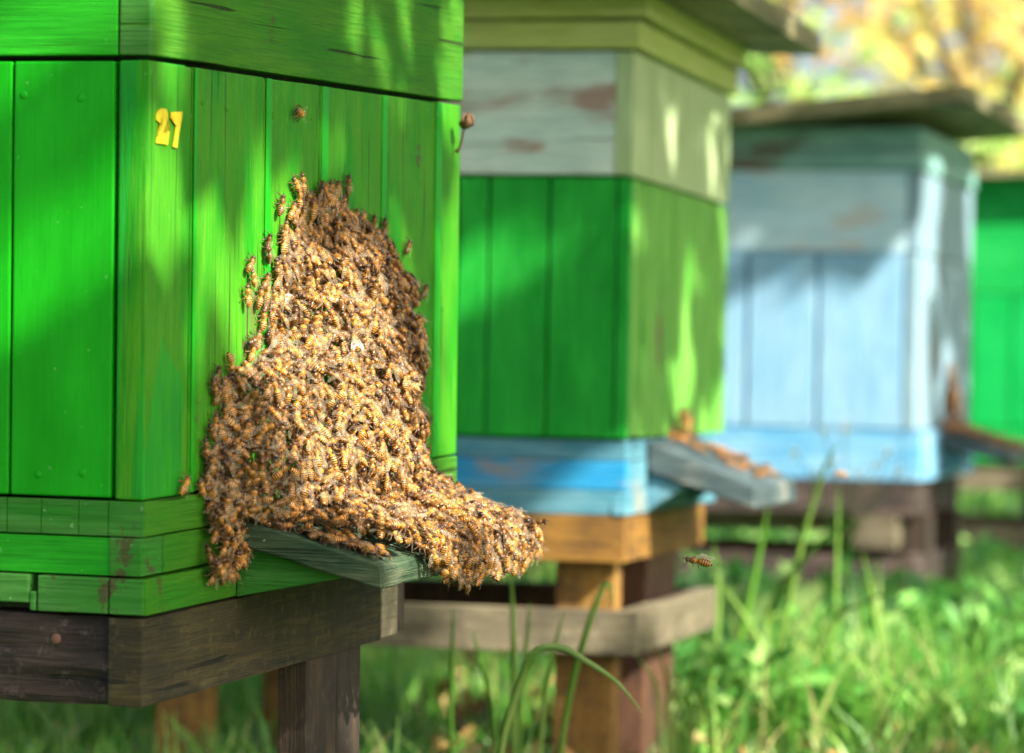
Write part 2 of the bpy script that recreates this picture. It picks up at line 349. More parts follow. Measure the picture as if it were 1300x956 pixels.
seven = [(402,491),(490,490),(486,535),(468,630),(449,763),(418,756),(428,690),(442,600),(452,542),(402,540)]
mb = MB()
for P_ in (two, seven): mb.merge(poly_on(1, [(150+x/5.975, 60+y/5.975) for x, y in P_], .0009, .0006))
mb.build('painted_number', [M['yellow']], h1)

def roof(parent, z0, ox, y0, y1, th, mat, pitch=0.0, back=.06, gable=.0):
    mb = MB(); n = 5; e = np.linspace(-W-back, ox, n+1)
    for a, c in zip(e, e[1:]):
        za, zc = z0 + pitch*(a), z0 + pitch*(c)
        mb.hexa([(a,y0,za),(c-.0006,y0,zc),(c-.0006,y1,zc),(a,y1,za),(a,y0,za+th),(c-.0006,y0,zc+th),(c-.0006,y1,zc+th),(a,y1,za+th)], 0, .0015)
    return mb.build('roof', [mat], parent)
# upper works of hive 1 (above the picture)
b = MB(); b.box((-.5,.006), (-.006,.506), (.3425,.366), 0, .001); b.box((-.5,.0), (-.0,.5), (.3675,.392), 0, .001)
b.build('cornice', [M['g_front_h']], h1); roof(h1, .394, .075, -.07, .56, .02, M['roof'])

def stand(mat4, label, top, h_beam, rail, legs, mats, ground, xs=(-.45, 0), ys=(0, .42), extra=None, nails=False):
    """timber trestle in its hive's frame: four beams, four legs, lower rails"""
    st = empty('hive_stand', mat4, label=label, cat='stand', group='timber stands under the beehives')
    mbm, mrl, mlg = mats
    x0, x1 = xs; y0, y1 = ys
    b = MB()
    if nails:
        # warped rough beam: several overlapping strips with a wavy face
        nxx, nzz = 150, 22; zs = np.linspace(top-.001, top-h_beam-.0005, nzz); xx = np.linspace(x0, x1-.0078, nxx); bb = b.bm; G = []
        for a in range(nxx):
            col_ = []
            for c in range(nzz):
                X, Z = xx[a], zs[c]; e_ = min(c, nzz-1-c)/3; q = Vector((X*9, 3.3, Z*95)); d = mnoise.fractal(q, .9, 2.1, 4)*.0030 + mnoise.noise(Vector((X*22, 7, Z*30)))*.0018
                col_.append(bb.verts.new((X, y0+.0045-d+max(0, 1-e_)**2*.003, Z+mnoise.noise(Vector((X*30, 1, c)))*.0008)))
            G.append(col_)
        for a in range(nxx-1):
            for c in range(nzz-1): bb.faces.new((G[a][c], G[a][c+1], G[a+1][c+1], G[a+1][c]))
        for a in range(nxx-1):
            for c_, yy in ((0, 1), (nzz-1, -1)):
                p, q_ = G[a][c_], G[a+1][c_]; u1 = bb.verts.new((p.co.x, y0+.03, p.co.z)); u2 = bb.verts.new((q_.co.x, y0+.03, q_.co.z)); bb.faces.new((p, q_, u2, u1) if yy > 0 else (q_, p, u1, u2))
        b.box((x0, x1-.0082), (y0+.013, y0+.03), (top-h_beam+.0005, top-.002), 0, .0)
    else: b.box((x0, x1), (y0, y0+.022), (top-h_beam, top), 0, .001)
    o1 = b.build('beam', [mbm], st)
    if nails:
        for x, z, r in ((-.0155,-.0805,.0019), (-.0505,-.0735,.0028), (-.10,-.083,.0022)):
            nb = MB(); nb.disc((x, y0+.0045, z), (0,-1,0), r, .0016); nb.build('nail', [M['nail']], o1)
    b = MB(); b.box((x1-.020, x1-.0008), (y0+.0305 if not nails else y0+.001, y1), (top-h_beam, top-.001), 0, .001); b.build('beam', [M['w_beam'] if nails else mbm], st)
    b = MB(); b.box((x0, x0+.02), (y0+.023, y1), (top-h_beam, top-.001), 0, .001); b.build('beam', [mbm], st)
    b = MB(); b.box((x0+.021, x1-.022), (y1-.022, y1), (top-h_beam, top-.001), 0, .001); b.build('beam', [mbm], st)
    for (lx, ly, wx, wy) in legs:
        b = MB(); b.box((lx, lx+wx), (ly, ly+wy), (-ground-.03, top-h_beam-.0006), 0, .0015); b.build('leg', [mlg], st)
    if rail:
        rz0, rz1, rx = rail
        b = MB(); b.box((x0, rx), (y0-.002, y0+.018), (rz0, rz1), 0, .001); b.build('rail', [mrl], st)
        b = MB(); b.box((rx-.02, rx+.0005), (y0+.019, y1), (rz0, rz1), 0, .001); b.build('rail', [mrl], st)
        b = MB(); b.box((x0, rx-.022), (y1-.02, y1-.002), (rz0, rz1), 0, .001); b.build('rail', [M['w_rust']], st)
    if extra: extra(st)
    return st
def ex1(st):
    b = MB(); b.box((-.06,-.0008), (.3635,.392), (-.1055,-.0605), 0, .001); b.build('beam_end', [M['w_pale']], st)  # pale wood stands in for the sun patch on this beam end
    b = MB(); b.box((-.06,-.004), (.393,.4135), (-.1050,-.0605), 0, .001); b.build('beam_end', [M['w_leg']], st)  # dark wood stands in for the unlit side next to it
s1 = stand(HM[1], 'dark mossy timber stand with rusty nails under the large green hive numbered 27', -.0602, .0465, None,
      [(-.022,.245,.018,.050), (-.018,.2965,.013,.042), (-.45,.02,.05,.05), (-.45,.32,.05,.05)], (M['w_dark'], M['w_grey'], M['w_leg']), .30, ys=(0,.362), extra=ex1, nails=True)

# ---- second hive
h2 = empty('beehive', HM[2], label='second beehive with green plank body, peeling pale aqua top and blue base', cat='beehive', group='wooden beehives standing in a row')
b = MB(); core(b, 0, .2323, 3)
planks_left(b, [.0125, .0736, .129, .158, .24, .33, .42, .5], .001, .231, m=0, gap=.0012)
b.box((-.0118, -.0004), (.0004,.01), (.001,.231), 2, .001)
planks_front(b, [.010, .062, .14, .215, .29, .365, .43, .5], .001, .231, m=1, gap=.001)
backside(b, .001, .231, 0)
for x in (-.045,-.10,-.14,-.20): 
    for z in (.02,.215): b.disc((x, .0006, z), (0,-1,0), .002, .0005, 2)
b.build('hive_body', [M['h2_green'], M['h2_front'], M['h2_green'], M['gap']], h2)
b = MB(); core(b, .2325, .343, 2)
b.box((-.5,-.0165), (0,.015), (.2338,.3425), 0, .001); b.box((-.0158,0), (.0002,.5), (.2336,.3427), 1, .001); backside(b, .2338,.3425,0)
b.build('hive_super', [M['h2_super'], M['h2_superf'], M['gap']], h2)
b = MB(); b.box((-.5,.006), (-.006,.506), (.3450,.3690), 0, .001); b.box((-.49,-.006), (.006,.494), (.3435,.371), 1, 0); b.box((-.505,.014), (-.012,.512), (.3712,.3925), 0, .001)
b.build('cornice', [M['h2_corn'], M['gap']], h2)
roof(h2, .3935, .082, -.075, .565, .022, M['roof'], pitch=-.03)
b = MB(); b.box((-.49,-.012), (.012,.44), (-.066,-.0005), 3, 0)
b.box((-.5,-.0003), (.0035,.45), (-.0185,-.0012), 1, .001); b.box((-.5,-.0005), (.0012,.012), (-.0450,-.0195), 0, .001); b.box((-.0150,.0002), (.0125,.45), (-.0450,-.0195), 1, .001)
b.prism([(-.0455),(-.0455)] and [(0.002,-.0455),(.45,-.0455),(.45,-.0672),(-.002,-.0672)], -.012, .0016, 0, 1, .0008)
b.box((-.5,-.0125), (.0006,.02), (-.0670,-.0458), 1, .001)
b.build('hive_floor', [M['h2_blue'], M['h2_teal'], M['gap'], M['gap']], h2)
b = MB(); b.prism([(.001,-.002),(.100,-.041),(.1005,-.0615),(.001,-.030)], .092, .335, 1, 0, .0015); lb2 = b.build('landing_board', [M['w_h2board']], h2)
for s0 in (.098,.30):
    b = MB(); b.prism([(.002,-.0315),(.002,-.065),(.035,-.0435)], s0, s0+.02, 1, 0, .0008); b.build('bracket', [M['h2_teal']], lb2)
s2 = stand(HM[2], 'yellow-brown pine stand under the second hive with green body and blue base', -.0678, .0410, (-.190,-.1515,.0125),
      [(-.0665,.024,.054,.03), (-.04,.155,.030,.145), (-.44,.024,.05,.03), (-.44,.35,.04,.04)], (M['w_oil'], M['w_grey'], M['w_oilz']), .306, ys=(0,.40))
ch = [o for o in s2.children if o.name.startswith('leg')]; ch[1].data.materials[0] = M['w_rust']

# ---- third hive
h3 = empty('beehive', HM[3], label='pale blue beehive with grooved planks and a small heap of bees at its entrance', cat='beehive', group='wooden beehives standing in a row')
b = MB(); core(b, 0, .2362, 2)
planks_left(b, [.0165, .1333, .23, .33, .43, .5], .001, .2355, m=0, gap=.0026, b=.002)
planks_front(b, [.0, .075, .15, .225, .30, .375, .45, .5], .001, .2355, m=1, gap=.0006)
backside(b, .001, .2355, 0)
b.build('hive_body', [M['h3_blue'], M['h3_front'], M['h3_gap']], h3)
b = MB(); core(b, .2365, .3445, 2)
b.box((-.5,-.0165), (.0006,.015), (.2372,.3445), 0, .001); b.box((-.0155,0), (.0002,.5), (.2372,.3445), 1, .001); backside(b, .2372,.3445,0)
b.build('hive_super', [M['h3_blueh'], M['h3_front'], M['h3_gap']], h3)
b = MB(); b.box((-.5,.004), (-.004,.504), (.3460,.3720), 0, .001); b.box((-.5,.0), (.002,.5), (.3735,.402), 0, .001)
b.build('cornice', [M['h3_aqua']], h3)
roof(h3, .4235, .075, -.08, .58, .022, M['roof'], pitch=.095)
b = MB(); b.box((-.49,-.01), (.01,.49), (-.066,0), 1, 0); b.box((-.5,-.0165), (0,.014), (-.067,-.0012), 0, .001); b.box((-.0158,.008), (-.001,.5), (-.067,-.0012), 0, .001); backside(b, -.067,-.0012,0)
b.build('hive_floor', [M['h3_base'], M['h3_gap']], h3)
b = MB(); b.prism([(.009,-.004),(.105,-.0290),(.105,-.044),(.009,-.026)], .17, .40, 1, 0, .0015); lb3 = b.build('landing_board', [M['w_h2board']], h3)
b = MB(); b.prism([(.009,-.0275),(.009,-.062),(.05,-.040)], .19, .21, 1, 0, .0008); b.build('bracket', [M['h2_teal']], lb3)
def ex3(st):
    b = MB(); b.box((-.075,-.02), (-.012,.03), (-.158,-.1155), 0, .001); b.build('block', [M['w_grey']], st)
    b = MB(); b.box((-.45,-.085), (.35,.37), (-.152,-.118), 0, .001); b.build('slat', [M['w_pale']], st)
s3 = stand(HM[3], 'dark brown timber stand under the pale blue hive, lower rail in the grass', -.0688, .0450, (-.205,-.168,.004),
      [(-.03,.10,.035,.06), (-.45,.03,.05,.05), (-.03,.33,.04,.05), (-.45,.33,.05,.05)], (M['w_dark'], M['w_dark'], M['w_leg']), .299, extra=ex3)

# ---- fourth hive
h4 = empty('beehive', HM[4], label='spring green beehive farthest along the row, partly behind the pale blue one', cat='beehive', group='wooden beehives standing in a row')
b = MB(); core(b, 0, .235, 2)
planks_left(b, [.0165, .085, .155, .225, .295, .365, .435, .5], .001, .2345, m=0, gap=.0012, b=.0025)
planks_front(b, [0, .1, .2, .3, .4, .5], .001, .2345, m=0); backside(b, .001, .2345, 0)
b.build('hive_body', [M['h4_green'], M['h4_green'], M['gap']], h4)
for z0, z1 in ((.2362,.348), (.3492,.4450)):
    b = MB(); core(b, z0, z1, 1); b.box((-.5,-.0165), (0,.015), (z0+.001,z1), 0, .001); b.box((-.0155,0), (0,.5), (z0+.001,z1), 0, .001); backside(b, z0+.001, z1, 0)
    b.build('hive_super', [M['h4_greenh'], M['gap']], h4)
roof(h4, .447, .07, -.05, .56, .012, M['roof'], pitch=.03)
b = MB(); b.box((-.49,-.01), (.01,.49), (-.063,0), 1, 0); b.box((-.5,-.0), (-.008,.02), (-.064,-.0012), 0, .001); b.box((-.0158,0), (.021,.5), (-.064,-.0012), 0, .001); backside(b, -.064,-.0012,0)
b.build('hive_floor', [M['h4_greenh'], M['gap']], h4)
b = MB(); b.prism([(.001,-.004),(.105,-.0290),(.105,-.042),(.001,-.022)], .12, .38, 1, 0, .0015); b.build('landing_board', [M['w_h2board']], h4)
s4 = stand(HM[4], 'weathered brown timber stand under the spring green hive at the end of the row', -.0652, .05, (-.215,-.175,0),
      [(-.06,.03,.05,.05), (-.45,.03,.05,.05), (-.06,.33,.05,.05), (-.45,.33,.05,.05)], (M['w_grey'], M['w_grey'], M['w_leg']), .288)

# dried bud on a thread of stalk at the edge of hive 1
bp_ = on(1, 579, 191, 0, .002); bt = on(1, 594, 152, 0, .012)
b = MB(); p0 = Vector(bp_); p3 = Vector(bt)
b.tube([p0+Vector((0,0,-.001)), p0+Vector((.002,0,.001)), p0.lerp(p3,.4)+Vector((.001,0,0)), p0.lerp(p3,.62), p0.lerp(p3,.75)], [.0014,.0008,.0007,.0007,.0009], 6)
bud = b.build('dried_bud', [M['bud']]); bud.matrix_world = HM[1]; tag(bud, 'small dried brown bud on a thin stalk stuck to the big green hive', 'dried bud')
b = MB(); q0 = p0.lerp(p3,.72)
b.tube([q0, q0.lerp(p3,.35), q0.lerp(p3,.75), p3, p3+Vector((0,0,.003))], [.0012,.0033,.0042,.0037,.0018], 8)
for k in range(5):
    a = k*1.256; d = Vector((math.cos(a)*.0033, math.sin(a)*.0033, 0))
    b.tube([q0+d*.4, q0.lerp(p3,.5)+d*1.25, p3+d*1.1, p3+d*.7+Vector((0,0,.004))], [.0006,.0013,.0012,.0005], 5)
bo = b.build('seed_head', [M['bud']], bud)

# ------------------------------------------------------------------ leaves and trees
def leaf_cloud(centers, size, seed=0, flat_=.35, upw=.3):
    """hexagonal folded leaves; returns V,F,UV"""
    g = np.random.default_rng(seed); n = len(centers); s = size*g.uniform(.6, 1.3, n)
    a = g.normal(size=(n,3)); a /= np.linalg.norm(a, axis=1)[:,None]
    u = g.normal(size=(n,3)); u[:,2] += upw*3; u -= (u*a).sum(1)[:,None]*a; u /= np.linalg.norm(u, axis=1)[:,None]
    c = np.cross(a, u)
    P = [(-.5,0,0), (-.15,.26,.06), (.25,.2,.05), (.55,0,-.03), (.25,-.2,.05), (-.15,-.26,.06)]
    V = np.stack([centers + s[:,None]*(p[0]*a + p[1]*c + p[2]*u) for p in P], 1).reshape(-1,3)
    i = np.arange(n)[:,None]*6
    Fq = np.concatenate([i+np.array([0,1,2,3]), i+np.array([0,3,4,5])]); r = g.uniform(0,1,n)
    uv = np.stack([np.tile([0,.3,.7,1,.7,.3], n), np.repeat(r, 6)], -1)
    return V, Fq, uv
def branchy(base, tips, r0, mat, parent, name='trunk', lean=.15):
    b = MB(); base = Vector(base)
    cx = sum((Vector(t) for t in tips), Vector())/len(tips); fork = base.lerp(cx, .5); fork.z = base.z + (cx.z-base.z)*.62
    b.tube([base-Vector((0,0,.1)), base.lerp(fork,.35)+Vector((lean*.2,0,0)), base.lerp(fork,.7)-Vector((lean*.1,0,0)), fork], [r0*1.3, r0, r0*.85, r0*.7], 10)
    for t in tips:
        t = Vector(t); m_ = fork.lerp(t,.5) + Vector((random.uniform(-.1,.1),random.uniform(-.1,.1),.12))*(t-fork).length
        b.tube([fork-(m_-fork)*.05, m_, t], [r0*.5, r0*.3, r0*.07], 7)
    return b.build(name, [mat], parent)
M['bark'] = wood('bark', (.05,.038,.026), (.10,.08,.055), (.17,.14,.10), axis='z', rough=.9, bump=1.0)
M['lf_shade'] = leafmat('shade_leaf', [(.05,.12,.02),(.08,.18,.03),(.12,.22,.04)])
M['lf_green'] = leafmat('fresh_green_leaf', [(.14,.32,.05),(.26,.48,.10),(.40,.56,.16),(.52,.64,.26)], .6)
M['lf_lime'] = leafmat('yellow_green_leaf', [(.34,.44,.06),(.50,.56,.10),(.62,.60,.14),(.70,.62,.20)], .6)
M['lf_autumn'] = leafmat('autumn_leaf', [(.72,.28,.08),(.66,.42,.13),(.42,.50,.12),(.84,.56,.22),(.46,.54,.16),(.66,.24,.12)], .6)

def bg_tree(x, y, cz, rx, rz, n, size, mat, label, cat, nclump=26, tr=.05, seed=1, grp='trees and shrubs behind the beehives', name='tree', spread=.26):
    g = np.random.default_rng(seed)
    t = empty(name, Matrix.Translation((x, y, 0)), label=label, cat=cat, group=grp)
    c = g.normal(size=(nclump,3)); c /= np.linalg.norm(c,axis=1)[:,None]; c *= g.uniform(.45,1,nclump)[:,None]**.6*np.array([rx,rx,rz])*.85; c[:,2] += cz
    k = g.integers(0, nclump, n); P = c[k] + g.normal(size=(n,3))*np.array([rx,rx,rz])*spread*g.uniform(.6,1.1,n)[:,None]
    P = P[P[:,2] > .02]
    V, Fq, uv = leaf_cloud(P, size, seed)
    link('crown', raw_mesh('crown', V, [Fq], uv, smooth=False), [mat], t)
    branchy((0,0,-.02), [tuple(q) for q in c[:9]], tr, M['bark'], t)
    return t
# low green shrubs behind the second and third hive
bg_tree(.85, 9.2, .62, .62, .50, 5200, .055, M['lf_green'], 'leafy fresh green shrub showing between the second hive roof and the blue hive', 'shrub', seed=3, name='shrub', tr=.025)
bg_tree(1.75, 10.5, .70, .60, .48, 4600, .06, M['lf_lime'], 'yellow-green shrub seen above the roof of the pale blue hive', 'shrub', seed=4, name='shrub', tr=.025)
bg_tree(2.75, 11.5, .72, .75, .42, 5000, .06, M['lf_lime'], 'lime green shrub rising behind the spring green hive', 'shrub', seed=5, name='shrub', tr=.03)
bg_tree(2.05, 15, 2.05, 1.05, .95, 620, .16, M['lf_autumn'], 'orange and yellow autumn tree at the upper right edge', 'tree', seed=6, tr=.08)
bg_tree(1.35, 19, 2.9, .9, .9, 450, .12, M['lf_green'], 'loose green tree standing farther off left of the autumn tree', 'tree', seed=8, tr=.09)
bg_tree(3.3, 20, 2.7, 1.5, 1.3, 700, .18, M['lf_autumn'], 'second autumn tree, deeper in the garden beyond the last hive', 'tree', seed=9, tr=.11)
bg_tree(-1.2, 13, 1.6, 1.6, 1.3, 6000, .09, M['lf_green'], 'broad green tree hidden mostly behind the numbered hive', 'tree', seed=10, tr=.10)
bg_tree(.6, 24, .8, 2.2, .8, 5000, .10, M['lf_green'], 'wide dark green bush far off across the meadow behind the hives', 'shrub', seed=12, name='shrub', tr=.06)
bg_tree(5.3, 26, 1.0, 2.4, .9, 4000, .11, M['lf_lime'], 'wide pale bush far off at the right edge of the meadow', 'shrub', seed=13, name='shrub', tr=.06)

# unseen shade tree on the sunny side: crown shaped for the dapple, gaps cut over LIT spots
SUNv = np.array(SUN)
def wpt(h, px, py, ax=0, val=0.0): return np.array(HM[h] @ on(h, px, py, ax, val))
LIT = []
def lit(h, px, py, r, ax=0, val=0.0): LIT.append((wpt(h, px, py, ax, val), r))
for q in ((400,320,.022),(425,370,.030),(455,420,.032),(440,480,.036),(470,530,.036),(420,560,.034),(480,590,.034),(400,450,.022),(440,610,.03)): lit(1, q[0], q[1], q[2]*1.45, 0, .040)
for q in ((500,640,.026),(560,640,.028),(620,660,.022),(430,650,.022),(580,690,.018)): lit(1, q[0], q[1], q[2], 0, .08)
for q in ((285,330,.010),(278,370,.011),(268,420,.011),(258,480,.010),(245,530,.009),(322,470,.010),(320,330,.010),(350,200,.010),(330,250,.009),(576,560,.016),(572,500,.016),(578,420,.014),(580,120,.012),(583,60,.014),(583,300,.011),(420,190,.01),(205,250,.008),(212,300,.008)): lit(1, q[0], q[1], q[2], 0, 0)
for q in ((120,20,.013),(90,50,.013),(50,95,.012),(140,5,.012),(10,140,.012),(40,285,.014),(90,230,.013),(15,300,.012),(120,210,.01)): lit(1, q[0], q[1], q[2]*1.9, 1, 0)
for q in ((605,330,.022),(625,360,.022),(600,390,.022),(735,350,.026),(590,415,.014),(765,690,.06),(700,810,.03),(790,670,.016),(770,640,.012),(560,900,.03),(720,700,.016)): lit(2, q[0], q[1], q[2], 1, 0)
for q in ((852,175,.002),(906,200,.004),(868,500,.022),(872,440,.016),(812,690,.045),(850,700,.02),(830,790,.055),(845,760,.018),(880,780,.016),(850,860,.02)): lit(2, q[0], q[1], q[2], 0, .0)
lit(2, 955, 625, .022, 0, .09); lit(2, 900, 590, .02, 0, .05)
for q in ((1185,215,.03),(1190,260,.01),(1205,480,.015)): lit(3, q[0], q[1], q[2], 0, 0)
for q in ((1060,400,.17),(1000,380,.15),(1050,540,.14),(980,560,.13),(1110,450,.12)): lit(3, q[0], q[1], q[2], 1, 0)
for q in ((1260,400,.12),(1270,500,.12),(1260,300,.1)): lit(4, q[0], q[1], q[2], 1, 0)
for i in range(50):
    y = rng.uniform(3.2, 11); LIT.append((np.array([y*rng.uniform(-.02,.16)+.15, y, .05]), rng.uniform(.05,.16)))
lp = np.array([p for p, r in LIT]); lr = np.array([r for p, r in LIT])
e1 = np.cross(SUNv, (0,0,1)); e1 /= np.linalg.norm(e1); e2 = np.cross(e1, SUNv)
LIT.append((np.array(Vector((0,0,CZ)) + ray(884,719)*2.02), .08)); LIT += [(wpt(2,800,690,0,0), .06), (wpt(2,840,790,0,.01), .06), (wpt(2,740,680,1,0), .06)] + [(np.array(Vector((0,0,CZ)) + ray(x_,y_)*d_), .05) for x_,y_,d_ in ((690,830,2.36),(720,825,2.34),(760,850,2.31))]
SHD = []  # spots where extra leaves are added to hold the shade
for h_, px, py, rr, ax, vl in ((1,290,480,.006,0,.006),(1,275,560,.010,0,.006),(1,320,600,.012,0,.02),(1,548,480,.010,0,.02),(1,412,285,.007,0,.004),(1,385,690,.008,0,.06),(1,450,705,.008,0,.08),(1,600,735,.006,0,.10),(1,345,640,.008,0,.05),(1,215,825,.02,0,0),(1,265,815,.02,0,0),(1,300,800,.02,0,0),(1,505,325,.006,0,.015),
        (1,270,650,.02,0,.005),(1,262,690,.02,0,.005),(1,90,830,.05,1,0),(1,110,150,.008,1,0),(1,70,500,.02,1,0),(1,215,450,.010,0,0),(1,215,560,.012,0,0),(1,350,60,.03,0,0),(1,280,40,.02,0,0),
        (3,1100,250,.05,1,0),(3,1000,250,.07,1,0),(3,1060,230,.05,1,0),(3,940,260,.05,1,0),(3,1195,330,.03,0,0),(3,1185,440,.03,0,0),(2,650,480,.05,1,0),(2,730,480,.05,1,0),(2,640,140,.04,1,0),(2,720,150,.04,1,0)):
    SHD.append((wpt(h_, px, py, ax, vl), rr))
n = 62000
tgt = np.stack([rng.uniform(-.9, 2.6, n), rng.uniform(1.2, 8.2, n), rng.uniform(-.1, 1.0, n)], -1)
keep = np.abs(tgt[:,0] - (.30*tgt[:,1]-.65)) < .95; tgt = tgt[keep]
dist = rng.uniform(1.9, 3.2, len(tgt)); C = tgt + dist[:,None]*SUNv
C = C[:27000]
A1, A2 = C@e1, C@e2; B1, B2 = lp@e1, lp@e2
near = np.full(len(C), 9.0)
for i in range(len(lp)): near = np.minimum(near, np.hypot(A1-B1[i], A2-B2[i]) - lr[i])
sp_ = np.array([p for p, r_ in SHD]); sr_ = np.array([r_ for p, r_ in SHD]); ns = np.full(len(C), 9.0)
for i in range(len(sp_)): ns = np.minimum(ns, np.hypot(A1-sp_[i]@e1, A2-sp_[i]@e2) - sr_[i])
C = C[(near > .030) | (ns < .012)]
ex = []
for p, r_ in SHD:
    k = int(7 + 6500*r_*r_); a = rng.uniform(0, 2*np.pi, k); q = r_*np.sqrt(rng.uniform(0, 1, k)); E_ = p + (np.cos(a)*q)[:,None]*e1 + (np.sin(a)*q)[:,None]*e2 + rng.uniform(1.9, 3.2, k)[:,None]*SUNv
    dd = np.min(np.hypot((E_@e1)[:,None]-B1, (E_@e2)[:,None]-B2) - lr, axis=1); ex.append(E_[dd > .0])
C = np.concatenate([C] + ex)
tr_ = empty('tree', Matrix.Identity(4), label='unseen leafy tree on the sunny side, crown shaped to dapple the row of hives', cat='tree')
V, Fq, uv = leaf_cloud(C, .080, 77)
link('crown', raw_mesh('shade_crown', V, [Fq], uv, smooth=False), [M['lf_shade']], tr_)
cen = C.mean(0); b = MB(); base = Vector((cen[0]+1.6, cen[1]-1.2, -.1)); fork = Vector((cen[0]+1.0, cen[1]-.6, cen[2]*.62))
b.tube([base, base.lerp(fork,.5)+Vector((.05,.04,0)), fork], [.17,.13,.11], 12)
for i in range(16):
    t = Vector(C[rng.integers(len(C))]); md = fork.lerp(t,.5)+Vector((0,0,.15)); ok = True
    for s_ in np.linspace(0,1,14):
        p = np.array(fork.lerp(t, float(s_))); d = np.hypot(p@e1-B1, p@e2-B2)-lr
        if d.min() < .02: ok = False
    if ok: b.tube([fork, fork.lerp(t,.5), t], [.03,.018,.005], 6)
b.build('trunk', [M['bark']], tr_)

# unseen tree added beside the row to block sky light and deepen the shade
for i, (x, y, cz, rx, rz, nn, lab) in enumerate(((-2.6, 2.5, 3.0, 1.7, 1.5, 5200, 'unseen tree added left of the numbered hive to block sky light'),)):
    tt = bg_tree(x, y, cz, rx, rz, nn, .12, M['lf_shade'], lab, 'tree', seed=40+i, tr=.10, nclump=40, grp='unseen trees added to block sky light')
# ------------------------------------------------------------------ grass
M['grass'] = leafmat('grass_blade', [(.04,.13,.02),(.08,.25,.03),(.14,.34,.045),(.24,.41,.08),(.46,.42,.18)], .4, .45, .4)
def blades(P, H, wd, lean, seed, segs=3):
    g = np.random.default_rng(seed); n = len(P); a = g.uniform(0, 2*np.pi, n); d = np.stack([np.cos(a), np.sin(a), 0*a], -1)
    b_ = g.uniform(0, 2*np.pi, n); sd = np.stack([np.cos(b_), np.sin(b_), 0*b_], -1); V = []
    for k in range(segs+1):
        t = k/segs; c = P + d*(lean*H*t**2)[:,None]; c[:,2] += H*(t - .25*lean*t**2)
        w_ = wd*(1-t**1.6)*.5 + .0002; V += [c - sd*w_[:,None], c + sd*w_[:,None]]
    V = np.stack(V, 1).reshape(-1,3); i = np.arange(n)[:,None]*(2*(segs+1))
    Fq = np.concatenate([i+np.array([2*k,2*k+1,2*k+3,2*k+2]) for k in range(segs)])
    uv = np.stack([np.tile(np.repeat(np.arange(segs+1)/segs, 2), n), np.repeat(g.uniform(0,1,n)**1.3, 2*(segs+1))], -1)
    return V, Fq, uv
def in_stand(x, y):
    m_ = np.zeros(len(x), bool)
    for k in (1,2,3,4):
        Mi = np.array(HM[k].inverted()); q = np.stack([x, y, 0*x+.1, 0*x+1], -1) @ Mi.T
        m_ |= (q[:,0] > -.47) & (q[:,0] < .02) & (q[:,1] > -.02) & (q[:,1] < .42)
    return m_
n = 38000; y = 2.0*(14/2.0)**rng.uniform(0,1,n); x = y*rng.uniform(-.17,.175,n) + rng.normal(0,.05,n)
ins = in_stand(x, y); ok = ~ins | (rng.uniform(0,1,n) < .25); x, y, ins = x[ok], y[ok], ins[ok]
clump = .5+.5*np.sin(x*9+np.sin(y*5)*2)*np.cos(y*7+x*3)
H = np.where(ins, .05, rng.uniform(.02,.13,len(x))*(0.35+1.2*clump)); H = np.where(y < 3.3, H*.6, H); P = np.stack([x, y, 0*x-.015], -1)
V1, F1, U1 = blades(P, H, rng.uniform(.002,.009,len(x)), rng.uniform(.1,.9,len(x)), 5)
link('grass', raw_mesh('grass', V1, [F1], U1, smooth=False), [M['grass']], kind='stuff', label='uneven green meadow grass growing under and around the hive stands')
C_ = np.stack([ (yy := 3.0*(10/3.0)**rng.uniform(0,1,900))*rng.uniform(-.02,.17,900), yy, rng.uniform(-.01,.03,900)], -1); V2, F2, U2 = leaf_cloud(C_, .035, 91)
M['dead'] = leafmat('dead_leaf', [(.14,.08,.03),(.30,.18,.06),(.42,.30,.12)], .15)
link('fallen_leaves', raw_mesh('fallen_leaves', V2, [F2], U2, smooth=False), [M['dead']], kind='stuff', label='dry brown leaves scattered in the meadow grass')
# broad weeds among the grass
n = 8000; y = 3.4*(12/3.4)**rng.uniform(0,1,n); x = y*rng.uniform(.03,.17,n); ok = ~in_stand(x,y); x, y = x[ok], y[ok]
zz = rng.uniform(.01,.10,len(x))*(.4+.8*(.5+.5*np.sin(x*6+y*4)))
M['weed'] = leafmat('broad_weed_leaf', [(.04,.16,.03),(.07,.27,.04),(.15,.37,.07),(.36,.50,.17)], .35, .4, .5)
V2, F2, U2 = leaf_cloud(np.stack([x,y,zz],-1), .050, 31, upw=.8)
link('ground_cover', raw_mesh('ground_cover', V2, [F2], U2, smooth=False), [M['weed']], kind='stuff', label='low broad-leaved weeds spread through the meadow grass')

